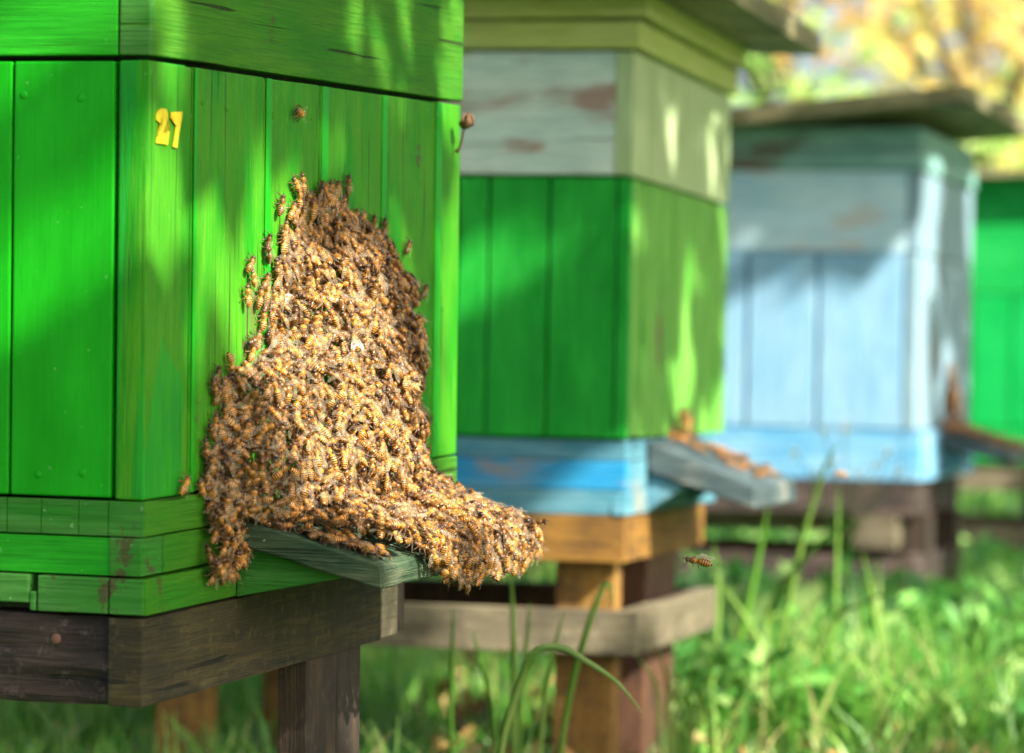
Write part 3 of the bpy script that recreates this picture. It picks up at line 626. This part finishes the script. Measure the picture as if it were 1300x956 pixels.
M['blade'] = leafmat('bright_blade', [(.30,.46,.10),(.36,.52,.14),(.42,.56,.20)], .5, .4, .4)
def wp(px, py, D):
    r_ = ray(px, py); return Vector((0, 0, CZ)) + r_*D
def ribbon(pts, wd, twist=0.0):
    """a blade of grass with a folded midrib and real thickness along a smooth path"""
    pts = [Vector(p) for p in pts]; out = []
    for i in range(len(pts)-1):
        p0, p1, p2, p3 = pts[max(i-1,0)], pts[i], pts[i+1], pts[min(i+2,len(pts)-1)]
        for k in range(5):
            t = k/5; out.append(.5*((2*p1)+(p2-p0)*t+(2*p0-5*p1+4*p2-p3)*t*t+(3*p1-p0-3*p2+p3)*t**3))
    out.append(pts[-1]); n = len(out); V = []; Fs = []
    for i, p in enumerate(out):
        t = i/(n-1); tg = (out[min(i+1,n-1)]-out[max(i-1,0)]).normalized()
        s = tg.cross(Vector((math.sin(twist*t)*.5, -1, .35*math.cos(twist*t)))).normalized(); nn = s.cross(tg)
        w_ = wd*(min(1, .45+t*2))*(1-t**3)*.5+.0003
        V += [p - s*w_ + nn*w_*.25, p, p + s*w_ + nn*w_*.25, p + nn*.0004]
        if i:
            a = 4*i; c = a-4
            Fs += [(c,a,a+1,c+1),(c+1,a+1,a+2,c+2),(c+2,a+2,a+3,c+3),(c+3,a+3,a,c)]
    return np.array([tuple(v) for v in V]), np.array(Fs)
def ribbons(name, L, mat, **k):
    Vs, Fs, U, o = [], [], [], 0
    for i, (pts, wd) in enumerate(L):
        v, f = ribbon(pts, wd, random.uniform(-1,1)); Vs.append(v); Fs.append(f+o); o += len(v); U.append(np.stack([np.linspace(0,1,len(v)), np.full(len(v), random.uniform(.45,.85))], -1))
    return link(name, raw_mesh(name, np.concatenate(Vs), [np.concatenate(Fs)], np.concatenate(U)), [mat], k.pop('parent', None), **k)
ribbons('arching_grass', [([wp(618,1160,2.45)*1, wp(635,960,2.4), wp(660,868,2.38), wp(680,828,2.36), wp(712,823,2.34), wp(745,840,2.32), wp(785,868,2.3), wp(815,905,2.28)], .0055)], M['blade'], label='single broad grass blade arching over in front of the second stand', cat='grass')
ribbons('grass_tuft', [([wp(655,1050,2.75), wp(652,900,2.75), wp(652,800,2.74), wp(648,715,2.72)], .005), ([wp(664,1050,2.76), wp(660,900,2.75), wp(668,820,2.75), wp(673,765,2.74)], .004),
    ([wp(680,1050,2.75), wp(690,900,2.74), wp(702,830,2.72), wp(716,775,2.7)], .004), ([wp(640,1050,2.75), wp(625,900,2.74), wp(612,850,2.72), wp(600,800,2.7)], .0035), ([wp(700,1050,2.74),wp(720,900,2.73),wp(745,800,2.7),wp(770,740,2.7),(wp(778,770,2.7))], .005),
    ([wp(575,1050,2.75), wp(572,900,2.74), wp(574,830,2.72), wp(575,770,2.7)], .004)], M['grass'], label='thin upright grass tuft in front of the second stand left leg', cat='grass tuft')
ribbons('grass_tuft', [([wp(950,1000,3.6), wp(985,850,3.6), wp(1015,700,3.58), wp(1045,600,3.55), wp(1065,560,3.52)], .006), ([wp(900,960,3.6), wp(930,850,3.6), wp(960,720,3.58), wp(975,640,3.55)], .009),
    ([wp(1010,960,3.6), wp(980,850,3.58), wp(950,790,3.57), wp(915,740,3.55)], .006), ([wp(1000,960,3.6),wp(1050,800,3.6),wp(1100,765,3.55),wp(1140,745,3.5)], .006), ([wp(960,960,3.6),wp(965,840,3.6),wp(985,760,3.6),wp(1040,690,3.55),wp(1090,660,3.5)], .008),
    ([wp(890,960,3.6),wp(905,850,3.6),wp(912,760,3.6),wp(906,690,3.6)], .006), ([wp(1040,960,3.6),wp(1055,850,3.6),wp(1062,720,3.6),wp(1064,620,3.6)], .006), ([wp(1090,960,3.6),wp(1120,850,3.6),wp(1110,780,3.6),wp(1095,700,3.55)], .009)], M['grass'],
    label='tall loose grass tuft beside the bare end of the second landing board', cat='grass tuft')
ribbons('grass_tuft', [([wp(1180+dx,960,4.6), wp(1185+dx*1.5,860,4.6), wp(1195+dx*2.2,780,4.6), wp(1210+dx*3.4,700+abs(dx)*1.2,4.55)], .006) for dx in (-22,-14,-8,0,7,13,20)], M['grass'],
    label='grass tuft at the foot of the third stand leg, right side', cat='grass tuft')
ribbons('grass_tuft', [([wp(1235+dx,1000,3.7), wp(1240+dx*1.5,900,3.7), wp(1245+dx*2.2,830,3.7), wp(1250+dx*3.6,770+abs(dx)*1.5,3.65)], .006) for dx in (-20,-12,-5,2,9,17)], M['weed'],
    label='grass tuft in the lower right corner of the meadow', cat='grass tuft')
ribbons('grass_tuft', [([wp(860+dx,1000,3.2), wp(862+dx*1.5,930,3.2), wp(868+dx*2.2,870,3.2), wp(872+dx*4,810+abs(dx)*1.5,3.15)], .005) for dx in (-16,-9,-3,4,11)], M['grass'],
    label='short grass tuft in front of the second stand right leg', cat='grass tuft')
# flowering weed before the blue hive
wd_ = empty('wildflower', Matrix.Identity(4), label='spindly white-flowered weed standing in front of the pale blue hive', cat='weed')
b = MB(); heads = [(1045,545),(1072,545),(1112,588),(1128,575),(1010,575),(1058,585),(1090,600),(1035,600),(1140,600)]
root = wp(1075, 860, 4.05); fk = wp(1068, 700, 4.05)
b.tube([root, root.lerp(fk,.5)+Vector((.006,0,0)), fk], [.0022,.002,.0017], 6)
hp = []
for hx, hy in heads:
    t = wp(hx, hy, 4.05+random.uniform(-.04,.04)); b.tube([fk, fk.lerp(t,.5)+Vector((random.uniform(-.008,.008),0,0)), t], [.0014,.0010,.0007], 5); hp.append(np.array(t))
b.build('stem', [M['grass']], wd_)
M['petal'] = leafmat('petal', [(.75,.70,.50),(.85,.85,.75),(.6,.65,.4)], .3)
for k, h_ in enumerate(hp):
    V, Fq, uv = leaf_cloud(h_ + rng.normal(0,.0035,(12,3)), .006, 5+k); link('flower', raw_mesh('flower', V, [Fq], uv, smooth=False), [M['petal']], wd_)
C_ = np.array([np.array(root.lerp(fk, t)) + rng.normal(0,.008,3) for t in np.linspace(.2,1,16)]); V, Fq, uv = leaf_cloud(C_, .028, 6)
link('leaves', raw_mesh('leaves', V, [Fq], uv, smooth=False), [M['weed']], wd_)

# ------------------------------------------------------------------ bees
def tube_np(pts, rad, n, t, V, Fq, U):
    """append a tube; t = uv.x along"""
    o = len(V); pts = [np.array(p, float) for p in pts]
    for i, p in enumerate(pts):
        a = pts[min(i+1,len(pts)-1)] - pts[max(i-1,0)]; a /= np.linalg.norm(a)+1e-12
        s = np.cross(a, (0.13,.2,1)); s /= np.linalg.norm(s)+1e-12; q = np.cross(s, a); r = rad[i]; r = r if hasattr(r,'__len__') else (r, r)
        for k in range(n):
            th = 2*np.pi*k/n; V.append(p + s*r[0]*np.cos(th) + q*r[1]*np.sin(th)); U.append(t[i])
    for i in range(len(pts)-1):
        for k in range(n): Fq.append((o+i*n+k, o+i*n+(k+1)%n, o+(i+1)*n+(k+1)%n, o+(i+1)*n+k))
def bee_mesh(seed):
    g = np.random.default_rng(seed); V, Fq, U = [], [], []
    mm = .001; droop = g.uniform(.1,.5); side = g.uniform(-.5,.5); ln = g.uniform(.92,1.12)
    # abdomen -> thorax -> head, one continuous skin
    prof = [(-6.9,.15,0.0),(-6.5,.75,.03),(-5.9,1.25,.08),(-5.2,1.65,.14),(-4.4,1.95,.20),(-3.6,2.12,.26),(-2.8,2.15,.32),(-2.0,2.02,.38),(-1.2,1.65,.44),(-.5,.95,.49),(-.15,.55,.505),
            (.2,.95,.53),(.8,1.65,.57),(1.6,1.95,.62),(2.4,1.85,.67),(3.1,1.35,.71),(3.5,.65,.745),(3.75,1.0,.77),(4.2,1.55,.82),(4.8,1.50,.88),(5.3,1.0,.94),(5.55,.3,1.0)]
    pts, rad, t = [], [], []
    for y_, r_, u_ in prof:
        ab = max(0, -y_)/6.9
        pts.append(((side*ab**2*2)*mm, (y_*ln if y_ < 0 else y_)*mm, (2.75 - droop*ab**2*3.2 - (.5 if y_ > 3.6 else 0)*(y_-3.6)*.35)*mm)); rw = r_*(1.05 if y_ < 3.6 else 1.12)
        rad.append((rw*mm, r_*(.92 if y_ < 3.6 else .95)*mm)); t.append(u_)
    tube_np(pts, rad, 10, t, V, Fq, U)
    # eyes
    for s in (-1,1): tube_np([(s*1.25*mm,4.2*mm,1.9*mm),(s*1.45*mm,4.5*mm,2.4*mm),(s*1.4*mm,4.6*mm,2.9*mm),(s*1.15*mm,4.5*mm,3.3*mm)], [.15*mm,.5*mm,.5*mm,.15*mm], 5, [1.5]*4, V, Fq, U)
    # legs and antennae
    for s in (-1,1):
        for y0, dy, ln_ in ((2.7,2.2,1.0),(1.7,-.3,1.05),(.8,-2.6,1.35)):
            j = g.uniform(-.5,.5,4)
            a = (s*.9,y0,1.5); k1 = (s*(2.7+j[0]*.5)*ln_**.5,y0+dy*.45+j[1],2.6+j[2]); k2 = (s*(3.5+j[3])*ln_**.5,y0+dy*.95+j[1],.9); k3 = (s*(4.3+j[0])*ln_**.5,y0+dy*1.35+j[2],.1)
            tube_np([np.array(p)*mm for p in (a,k1,k2,k3)], [.28*mm,.30*mm,.30*mm if dy > -2 else .42*mm,.12*mm], 4, [1.1]*4, V, Fq, U)
        j = g.uniform(-.4,.4,2); tube_np([np.array(p)*mm for p in ((s*.4,5.2,2.5),(s*.9,5.9,3.0),(s*(1.3+j[0]),7.2,2.6+j[1]))], [.14*mm,.13*mm,.10*mm], 3, [1.1]*3, V, Fq, U)
    # fuzz on the thorax, a few on the abdomen
    o = len(V); H3 = []
    for i in range(120):
        if i < 85: y_, r_ = g.uniform(.2,3.3), 1.75
        else: y_, r_ = g.uniform(-6.2,-.5), 1.7
        th = g.uniform(-.3,np.pi+.3); d = np.array([np.cos(th),g.uniform(-.5,.2),np.sin(th)]); c = np.array([0,y_,2.7]) + d*np.array([r_,0,r_*.9])*.92
        sd = np.cross(d,(0,1,.1)); sd /= np.linalg.norm(sd); k = len(V)
        V += [(c-sd*.07)*mm, (c+sd*.07)*mm, (c+d*g.uniform(.45,.95))*mm]; U += [1.3]*3; H3.append((k,k+1,k+2))
    return np.array(V), np.array(Fq), np.array(H3), np.array(U)
def wing_mesh(s, seed):
    g = np.random.default_rng(seed); mm = .001; sp = R(g.choice([g.uniform(4,18), g.uniform(14,34), g.uniform(35,60)], p=[.5,.35,.15])); up = g.uniform(.1,.5)
    out = [(0,0),(.6,.75),(2.2,1.15),(5,1.6),(7.6,1.9),(9.2,1.55),(9.6,.8),(8.8,.0),(6.8,-.7),(5.6,-1.5),(3.6,-1.7),(1.6,-.9)]
    V = [(0,0,0)] and []; 
    for a, c in out:
        x_, y_ = c, -a; X = s*(x_*math.cos(sp) - y_*math.sin(sp)) + s*.8; Y = (s*0 + x_*math.sin(sp) + y_*math.cos(sp)) + 1.6
        V.append((X*mm, Y*mm, (4.55 + up*a*.12 - .012*a*a*.6 + .12*math.sin(c*2))*mm))
    c = np.mean(V, 0); V.append(tuple(c)); n = len(out)
    return np.array(V), np.array([(i, (i+1)%n, n) for i in range(n)])
def bee_mat():
    m, t, P, L = new_mat('bee'); uv = N(t,'ShaderNodeUVMap'); sp = N(t,'ShaderNodeSeparateXYZ'); L(uv.outputs[0], sp.inputs[0])
    sc_ = N(t,'ShaderNodeMath', operation='MULTIPLY'); L(sp.outputs[0], sc_.inputs[0]); sc_.inputs[1].default_value = 1/1.6
    dk, am, cr_, th = (.020,.010,.004), (.50,.19,.010), (.74,.48,.17), (.27,.115,.014)
    S = [(0,dk),(.05,dk)]
    for i in range(5):
        a = .06+i*.080; S += [(a,cr_),(a+.010,am),(a+.032,(.30,.12,.012)),(a+.039,dk),(a+.077,dk)]
    S = [x for x in S if x[0] < .46][:24]
    S += [(.49,th),(.56,(.42,.22,.03)),(.62,(.16,.07,.018)),(.70,th),(.74,(.10,.055,.025)),(.98,(.055,.03,.018))]
    S = [(p/1.6, c) for p, c in S] + [(1.1/1.6,(.09,.045,.018))]
    mid = ramp(t, sc_.outputs[0], S, L)
    gt = N(t,'ShaderNodeMath', operation='GREATER_THAN'); L(sp.outputs[0], gt.inputs[0]); gt.inputs[1].default_value = 1.2
    col = mixc(t, gt.outputs[0], mid, (.55,.32,.07), L)
    g2 = N(t,'ShaderNodeMath', operation='GREATER_THAN'); L(sp.outputs[0], g2.inputs[0]); g2.inputs[1].default_value = 1.4
    col = mixc(t, g2.outputs[0], col, (.012,.008,.006), L)
    oi = N(t,'ShaderNodeObjectInfo'); ad = N(t,'ShaderNodeMath'); L(oi.outputs['Random'], ad.inputs[0]); L(sp.outputs[1], ad.inputs[1])
    fr = N(t,'ShaderNodeMath', operation='FRACT'); L(ad.outputs[0], fr.inputs[0])
    tint = ramp(t, fr.outputs[0], ((0,(.28,.21,.15)),(.5,(.85,.80,.74)),(1,(1.55,1.4,1.2))), L)
    L(mixc(t, 1.0, col, tint, L, 'MULTIPLY'), P.inputs['Base Color'])
    P.inputs['Roughness'].default_value = .3; P.inputs['Specular IOR Level'].default_value = .42
    P.inputs['Sheen Weight'].default_value = .08; P.inputs['Sheen Tint'].default_value = (1,.8,.5,1)
    return m
def wing_mat():
    m, t, P, L = new_mat('bee_wing'); P.inputs['Base Color'].default_value = (.55,.44,.30,1); P.inputs['Roughness'].default_value = .25
    P.inputs['Specular IOR Level'].default_value = .6; P.inputs['Alpha'].default_value = .13; return m
M['bee'] = bee_mat(); M['wing'] = wing_mat(); M['beat'] = wing_mat(); M['beat'].node_tree.nodes['Principled BSDF'].inputs['Alpha'].default_value = .42
NV = 11; BM = [bee_mesh(i) for i in range(NV)]; WM = [[wing_mesh(-1, 50+i), wing_mesh(1, 50+i)] for i in range(NV)]
def frame(Nm, Hd):
    Nm = Nm/np.linalg.norm(Nm); Hd = Hd - Nm*(Hd@Nm); Hd /= np.linalg.norm(Hd); return np.stack([np.cross(Hd, Nm), Hd, Nm], 1)

# profile of the swarm over hive 1, in hive coordinates (x out, s along, z up)
Lz = np.array([(-.046,.082),(-.03,.074),(.0025,.080),(.035,.098),(.052,.110),(.066,.118),(.074,.166),(.094,.172),(.11,.176),(.125,.180),(.138,.192),(.152,.212),(.164,.232)])
Rz = np.array([(-.03,.365),(0,.376),(.017,.378),(.045,.380),(.07,.380),(.092,.376),(.11,.384),(.126,.364),(.14,.342),(.152,.285),(.164,.252)])
Tz = np.array([(-.05,.004),(0,.054),(.03,.049),(.06,.043),(.09,.035),(.12,.022),(.14,.010),(.165,.002)])
fl = lambda T, z: np.interp(z, T[:,0], T[:,1])
lump = lambda s, z: .0045*np.sin(s*61+1)*np.cos(z*83+s*20) + .0035*np.sin(s*150+z*90)*np.cos(z*170-s*60)
def wallT(s, z):
    a, c = fl(Lz, z) + (.006*math.sin(z*310)+.005*math.sin(z*170+2))*(z > 0), fl(Rz, z) + (.007*math.sin(z*240+1)+.005*math.sin(z*520))*(z > .01); t = (s-a)/(c-a)
    if t <= 0 or t >= 1: return -1
    e = (4*t*(1-t))**.75
    return fl(Tz, z)*e + lump(s, z)*e
def bare(s, x):        # the near corner of the board stays bare
    return s < .118 + .55*max(0, x-.034) + .004*math.sin(x*200)
def pile(s, x):
    e = min(1, (s-.112)/.035, (.372-s)/.02); return max(0, e)*(.013 + .004*math.sin(s*50) + .022*math.exp(-(x/.045)**2))
def profile(s):
    P = []
    for z in np.linspace(.165, -.012, 60):
        T = wallT(s, z)
        if T >= 0: P.append((T, z))
    if .112 < s < .366:
        x0 = P[-1][0] if P else 0; 
        Q = [(x, lbtop(x) + pile(s, x)) for x in np.linspace(.004, .091, 26) if not bare(s, x)]
        Q = [q for q in Q if q[0] > x0*0.96]; P = [p for p in P if p[1] > lbtop(p[0]) + pile(s, p[0])*.5]
        P += Q
        if Q and s > .165:
            dep = .020*min(1, max(.15, (s-.175)/.04))*(1 if s < .33 else max(.35, 1-(s-.33)/.06))
            for k in np.linspace(.1, 1, 8): P.append((.093+.006*math.sin(k*2.2), LB_T1 + .012 - k*(.008+dep)))
    return np.array(P) if len(P) > 2 else None
def smooth(P, it=2):
    for _ in range(it):
        d = np.linalg.norm(np.diff(P, axis=0), axis=1)
        Q = np.empty((2*len(P)-2, 2)); Q[0::2] = .75*P[:-1]+.25*P[1:]; Q[1::2] = .25*P[:-1]+.75*P[1:]; P = np.concatenate([P[:1], Q, P[-1:]])
    return P
S_ = np.arange(.074, .392, .002); prof = []
for s in S_:
    P = profile(s)
    if P is None: continue
    br = np.where(np.linalg.norm(np.diff(P, axis=0), axis=1) > .02)[0]; parts = np.split(P, br+1)
    for q in parts:
        if len(q) < 2: continue
        q = smooth(q, 2); d = np.concatenate([[0], np.cumsum(np.linalg.norm(np.diff(q, axis=0), axis=1))])
        m_ = max(2, int(d[-1]/.002)); u = np.linspace(0, d[-1], m_)
        X = np.interp(u, d, q[:,0]); Z = np.interp(u, d, q[:,1]); tx, tz = np.gradient(X), np.gradient(Z); l = np.hypot(tx, tz)+1e-9
        nx_, nz_ = -tz/l, tx/l
        for a in range(m_): prof.append((X[a], s, Z[a], nx_[a], nz_[a]))
prof = np.array(prof); print('surface samples', len(prof))
cand = []
def side_tilt(s, z):
    a, c = fl(Lz, z), fl(Rz, z); t = min(max((s-a)/(c-a),0),1); return (t-.5)*1.3*fl(Tz, z)/.047
def throw(dmin, depth, seed, jit=.001):
    g = np.random.default_rng(seed); idx = g.permutation(len(prof)); grid = {}; out = []
    for i in idx:
        X, s, Z, nx_, nz_ = prof[i]; s = s + g.uniform(-.001,.001)
        n_ = np.array([nx_, side_tilt(s, Z) if Z > -.01 else 0, nz_]); n_ /= np.linalg.norm(n_)
        p = np.array([X, s, Z]) - n_*depth
        if Z > -.005 and p[0] < .0008: p[0] = .0008
        if depth > 0 and Z > -.005 and X < depth: continue
        k = tuple((p/dmin).astype(int)); ok = True
        for a in (-1,0,1):
            for b_ in (-1,0,1):
                for c in (-1,0,1):
                    for q in grid.get((k[0]+a,k[1]+b_,k[2]+c), ()):
                        if ((q-p)**2).sum() < dmin*dmin: ok = False
        if not ok: continue
        if X < .008 and Z > 0 and g.uniform() < .30: continue
        grid.setdefault(k, []).append(p); out.append((p + g.normal(0, jit, 3)*np.array([.4,1,1]), n_))
    return out
bees = []   # (p, n, heading) in world, zone
H1m = HM[1]; R1 = np.array(H1m.to_3x3()); T1 = np.array(H1m.translation)
def add(hm, p, n_, hd, zone, scale=1.0):
    Rm = np.array(hm.to_3x3()); bees.append((Rm@np.array(p)+np.array(hm.translation), frame(Rm@np.array(n_,float), Rm@np.array(hd,float)), zone, scale))
g = np.random.default_rng(5)
for depth, dm, sd in ((0,.0054,1),(.0062,.0064,2)):
    for p, n_ in throw(dm, depth, sd):
        n2 = n_ + g.normal(0, .38, 3)*(1 if p[0] > .006 else .25)
        if p[2] > lbtop(p[0]) + .018 or p[0] < .01: hd = np.array([0, g.normal(0,.75), 1.0]) if g.uniform() < .8 else g.normal(0,1,3); zone = 'wall' if depth == 0 else 'under'
        elif p[0] > .0915: hd = np.array([.1, g.normal(0,.8), 1 if g.uniform() < .7 else -1]); zone = 'edge'
        else: hd = np.array([-1*g.choice([1,-1],p=[.7,.3]), g.normal(0,1.1), 0]); zone = 'board'
        add(H1m, p, n2, hd, zone if depth == 0 else 'under', g.uniform(.86,1.08))
# fringe hanging at the left below the board level
for i in range(95):
    z = g.uniform(-.045, .02); s = g.uniform(.073, .112 if z > -.02 else .120); add(H1m, (g.uniform(.0012,.010), s, z), (1, g.normal(0,.3), g.normal(0,.3)), (0, g.normal(0,.8), 1), 'fringe', g.uniform(.9,1.05))
for i in range(30):  # stragglers on the bare corner of the board
    x = g.uniform(.01,.085); s = .115 + g.uniform(.0,1)**.7*(.004+.55*max(0,x-.03)); add(H1m, (x, s, lbtop(x)+.001), (.26,g.normal(0,.1),1), (g.normal(), g.normal()*2, 0), 'board', g.uniform(.9,1.05))
for i in range(90):  # loose bees around the outline
    z = g.uniform(.0,.168); sd_ = g.choice([-1,1]); s = (fl(Lz,z)-g.exponential(.016)-.002) if sd_ < 0 else (fl(Rz,z)+g.exponential(.012)+.004); add(H1m, (.001, s, z), (1,0,0), (0,g.normal(0,.7),1), 'wall', g.uniform(.9,1.05))
# the single bees that stand apart, with their own words
single = []
for px, py, ang, lab in ((378,143,80,'lone bee resting highest on the green planks, above all the others'), (382,232,15,'dark bee climbing the plank left of the gap above the swarm tip'),
        (440,234,-5,'dark bee above another one, right of the swarm tip'), (436,262,-25,'bee just below the dark climbing bee at the right of the swarm tip'),
        (403,258,10,'left bee of the pair side by side at the very tip of the swarm'), (412,254,0,'right bee of the pair side by side at the very tip of the swarm'),
        (382,289,160,'head-down bee left of the swarm tip'), (455,284,-5,'dark bee on the upper right slope of the swarm, beside the plank seam'), (486,288,-5,'dark bee at the plank seam, highest on the right shoulder of the swarm'),
        (312,374,10,'bee standing farthest left beside the upper half of the swarm'), (328,376,-15,'bee just right of the leftmost straggler on the upper left side'),
        (318,434,100,'bee walking sideways at the left of the dark hollow in the swarm'), (537,370,-50,'bee at the right shoulder corner of the swarm under the edge board'), (291,463,200,'head-down bee at the upper end of the lower left flank')):
    p = on(1, px, py, 0, .0025); p = np.array(p); p[0] = .0012
    single.append((len(bees), lab)); a = R(ang); add(H1m, p, (1, 0, 0), (0, -math.sin(a), math.cos(a)), 'single', 1.02)
# bees on the other hives' boards
H2m, H3m = HM[2], HM[3]
def b2top(x): return -.002 - .039*x/.1
for i in range(46):
    x = g.uniform(.0,.088)*1.0; s = .215 + g.normal(0,.040) + .02*x/.1; s = min(max(s,.17),.325); add(H2m, (x, s, b2top(x)+.001+g.uniform(0,.006)*(x<.06)), (.35,g.normal(0,.2),1), (-1,g.normal(0,1),0), 'far', .98)
for i in range(22):
    z = g.uniform(0,.024); add(H2m, (.0015+g.uniform(0,.006), .225+g.normal(0,.016), z), (1,0,0), (0,g.normal(0,.8),1), 'far', .98)
for i in range(170):
    z = .088*g.uniform(0,1)**1.7; wd__ = (.088-z)*.9; s = .285 + g.uniform(-1,1)*wd__*.9; add(H3m, (.002+g.uniform(0,.014)*(1-z/.09), s, z), (1,g.normal(0,.3),.2), (0,g.normal(0,.8),1), 'far', 1)
for i in range(130):
    x = g.uniform(.005,.108); s = g.uniform(.175,.398); add(H3m, (x, s, -.004-.025*x/.105+.0015+g.uniform(0,.008)), (.25,g.normal(0,.2),1), (-1,g.normal(0,1),0), 'far', 1)
print('bees', len(bees))

# which of them show largest: a coarse depth buffer over sample points of the bodies
SP = np.array([(x,y_,z) for y_ in (-6,-4.5,-3,-1.5,.5,1.8,3.2,4.8) for x, z in ((0,4.6),(1.9,2.8),(-1.9,2.8),(0,.8),(1.3,4.1),(-1.3,4.1))])*.001
PW = np.stack([p + (SP*s_)@Rm.T for p, Rm, z_, s_ in bees]); pp = proj(PW.reshape(-1,3)).reshape(PW.shape[0],-1,2)
ix = (pp/2.2).astype(int); ok = (ix[...,0] >= 0)&(ix[...,1] >= 0)&(ix[...,0] < 591)&(ix[...,1] < 434); key = np.where(ok, ix[...,1]*600+ix[...,0], 0); dep = PW[...,1]
zb = np.full(600*440, 99.); np.minimum.at(zb, key.ravel(), dep.ravel()); vis = (ok & (dep <= zb[key]+.0006)).sum(1).astype(float)
for i, _ in single: vis[i] = 999
order = np.argsort(-vis, kind='stable'); NI = 296; indiv = set(order[:NI].tolist()); sing = dict(single)
ZL = {'wall': ('honey bee packed in the thick swarm on the upright green planks', 'bees packed in the swarm on the green planks'),
      'under': ('honey bee half hidden beneath the outer layer of the swarm', 'bees beneath the outer layer of the swarm'),
      'board': ('honey bee crowding over the sloping top of the worn green landing board', 'bees crowding the top of the green landing board'),
      'edge': ('honey bee clinging to the outer edge of the worn green landing board', 'bees hanging at the outer edge of the landing board'),
      'fringe': ('honey bee in the hanging fringe at the lower left end of the swarm', 'bees in the fringe left of the landing board'),
      'far': ('blurred honey bee on a landing board farther down the row', 'bees on the farther landing boards'), 'single': ('', 'bees scattered around the swarm tip')}
def nm(V, Fq, Ft, U, rv):
    return raw_mesh('bee', V, [Fq, Ft], np.stack([U, np.full(len(U), rv)], -1))
beeM = [nm(*BM[i], .13*i) for i in range(NV)]; wingM = [[raw_mesh('wing', *[w_[0]], [w_[1]]) for w_ in WM[i]] for i in range(NV)]
for me in beeM: me.materials.append(M['bee'])
for ws in wingM:
    for me in ws: me.materials.append(M['wing'])
def place(i, p, Rm, s_, label, grp):
    v = i % NV; o = bpy.data.objects.new('honey_bee', beeM[v]); COL.objects.link(o)
    mt = np.eye(4); mt[:3,:3] = Rm*s_; mt[:3,3] = p; o.matrix_world = Matrix(mt.tolist())
    tag(o, label, 'bee', grp)
    for me in wingM[v]:
        c = bpy.data.objects.new('wing', me); COL.objects.link(c); c.parent = o
    return o
mass = []
for i, (p, Rm, zn, s_) in enumerate(bees):
    if i in indiv: place(i, p, Rm, s_, sing.get(i, ZL[zn][0]), ZL[zn][1])
    else: mass.append(i)
VV, Q4, Q3, UU, M3, o_ = [], [], [], [], [], 0
for i in mass:
    p, Rm, zn, s_ = bees[i]; v = i % NV; V, Fq, Ft, U = BM[v]
    VV.append(p + (V*s_)@Rm.T); Q4.append(Fq+o_); Q3.append(Ft+o_); M3.append(np.zeros(len(Ft))); UU.append(np.stack([U, np.full(len(U), g.uniform())], -1)); o_ += len(V)
    for wv, wf in WM[v]: VV.append(p + (wv*s_)@Rm.T); Q3.append(wf+o_); M3.append(np.ones(len(wf))); UU.append(np.zeros((len(wv),2))); o_ += len(wv)
q4 = np.concatenate(Q4); q3 = np.concatenate(Q3)
link('bee_swarm', raw_mesh('bee_swarm', np.concatenate(VV), [q4, q3], np.concatenate(UU), [np.zeros(len(q4)), np.concatenate(M3)]), [M['bee'], M['wing']], kind='stuff', label='dense mass of further bees filling the swarm and the landing boards')

# flying bees: wings spread
def fly(px, py, D, yaw, pitch, lab, sc_=1.0):
    p = wp(px, py, D); hd = np.array([-math.cos(R(pitch)), .15, math.sin(R(pitch))]); n_ = np.array([.12, -.25, 1.0]); Rm = frame(n_, hd)
    o = bpy.data.objects.new('honey_bee', beeM[2]); COL.objects.link(o); mt = np.eye(4); mt[:3,:3] = Rm*sc_; mt[:3,3] = p; o.matrix_world = Matrix(mt.tolist()); tag(o, lab, 'bee', 'bees in flight')
    for k, s in enumerate((-1, 1)):
        v, f = WM[0][0 if s < 0 else 1]; a = s*R(62); r0 = np.array([s*.0008,.0016,.0045]); q = v - r0
        ca, sa = math.cos(-a), math.sin(-a); q = q @ np.array([[ca,sa,0],[-sa,ca,0],[0,0,1]]); lift = R(38)
        x_ = q[:,0]*math.cos(lift); z_ = q[:,2] + abs(q[:,0])*math.sin(lift)
        me = raw_mesh('wing', np.stack([x_, q[:,1], z_], -1) + r0, [f]); me.materials.append(M['beat']); c = bpy.data.objects.new('wing', me); COL.objects.link(c); c.parent = o
    return o
fly(884, 719, 2.02, 0, 14, 'golden bee in flight over the grass, right of the second stand', 1.22)
fly(1065, 605, 3.2, 0, 5, 'small blurred bee flying before the base of the pale blue hive')
print('objects', len(bpy.data.objects))
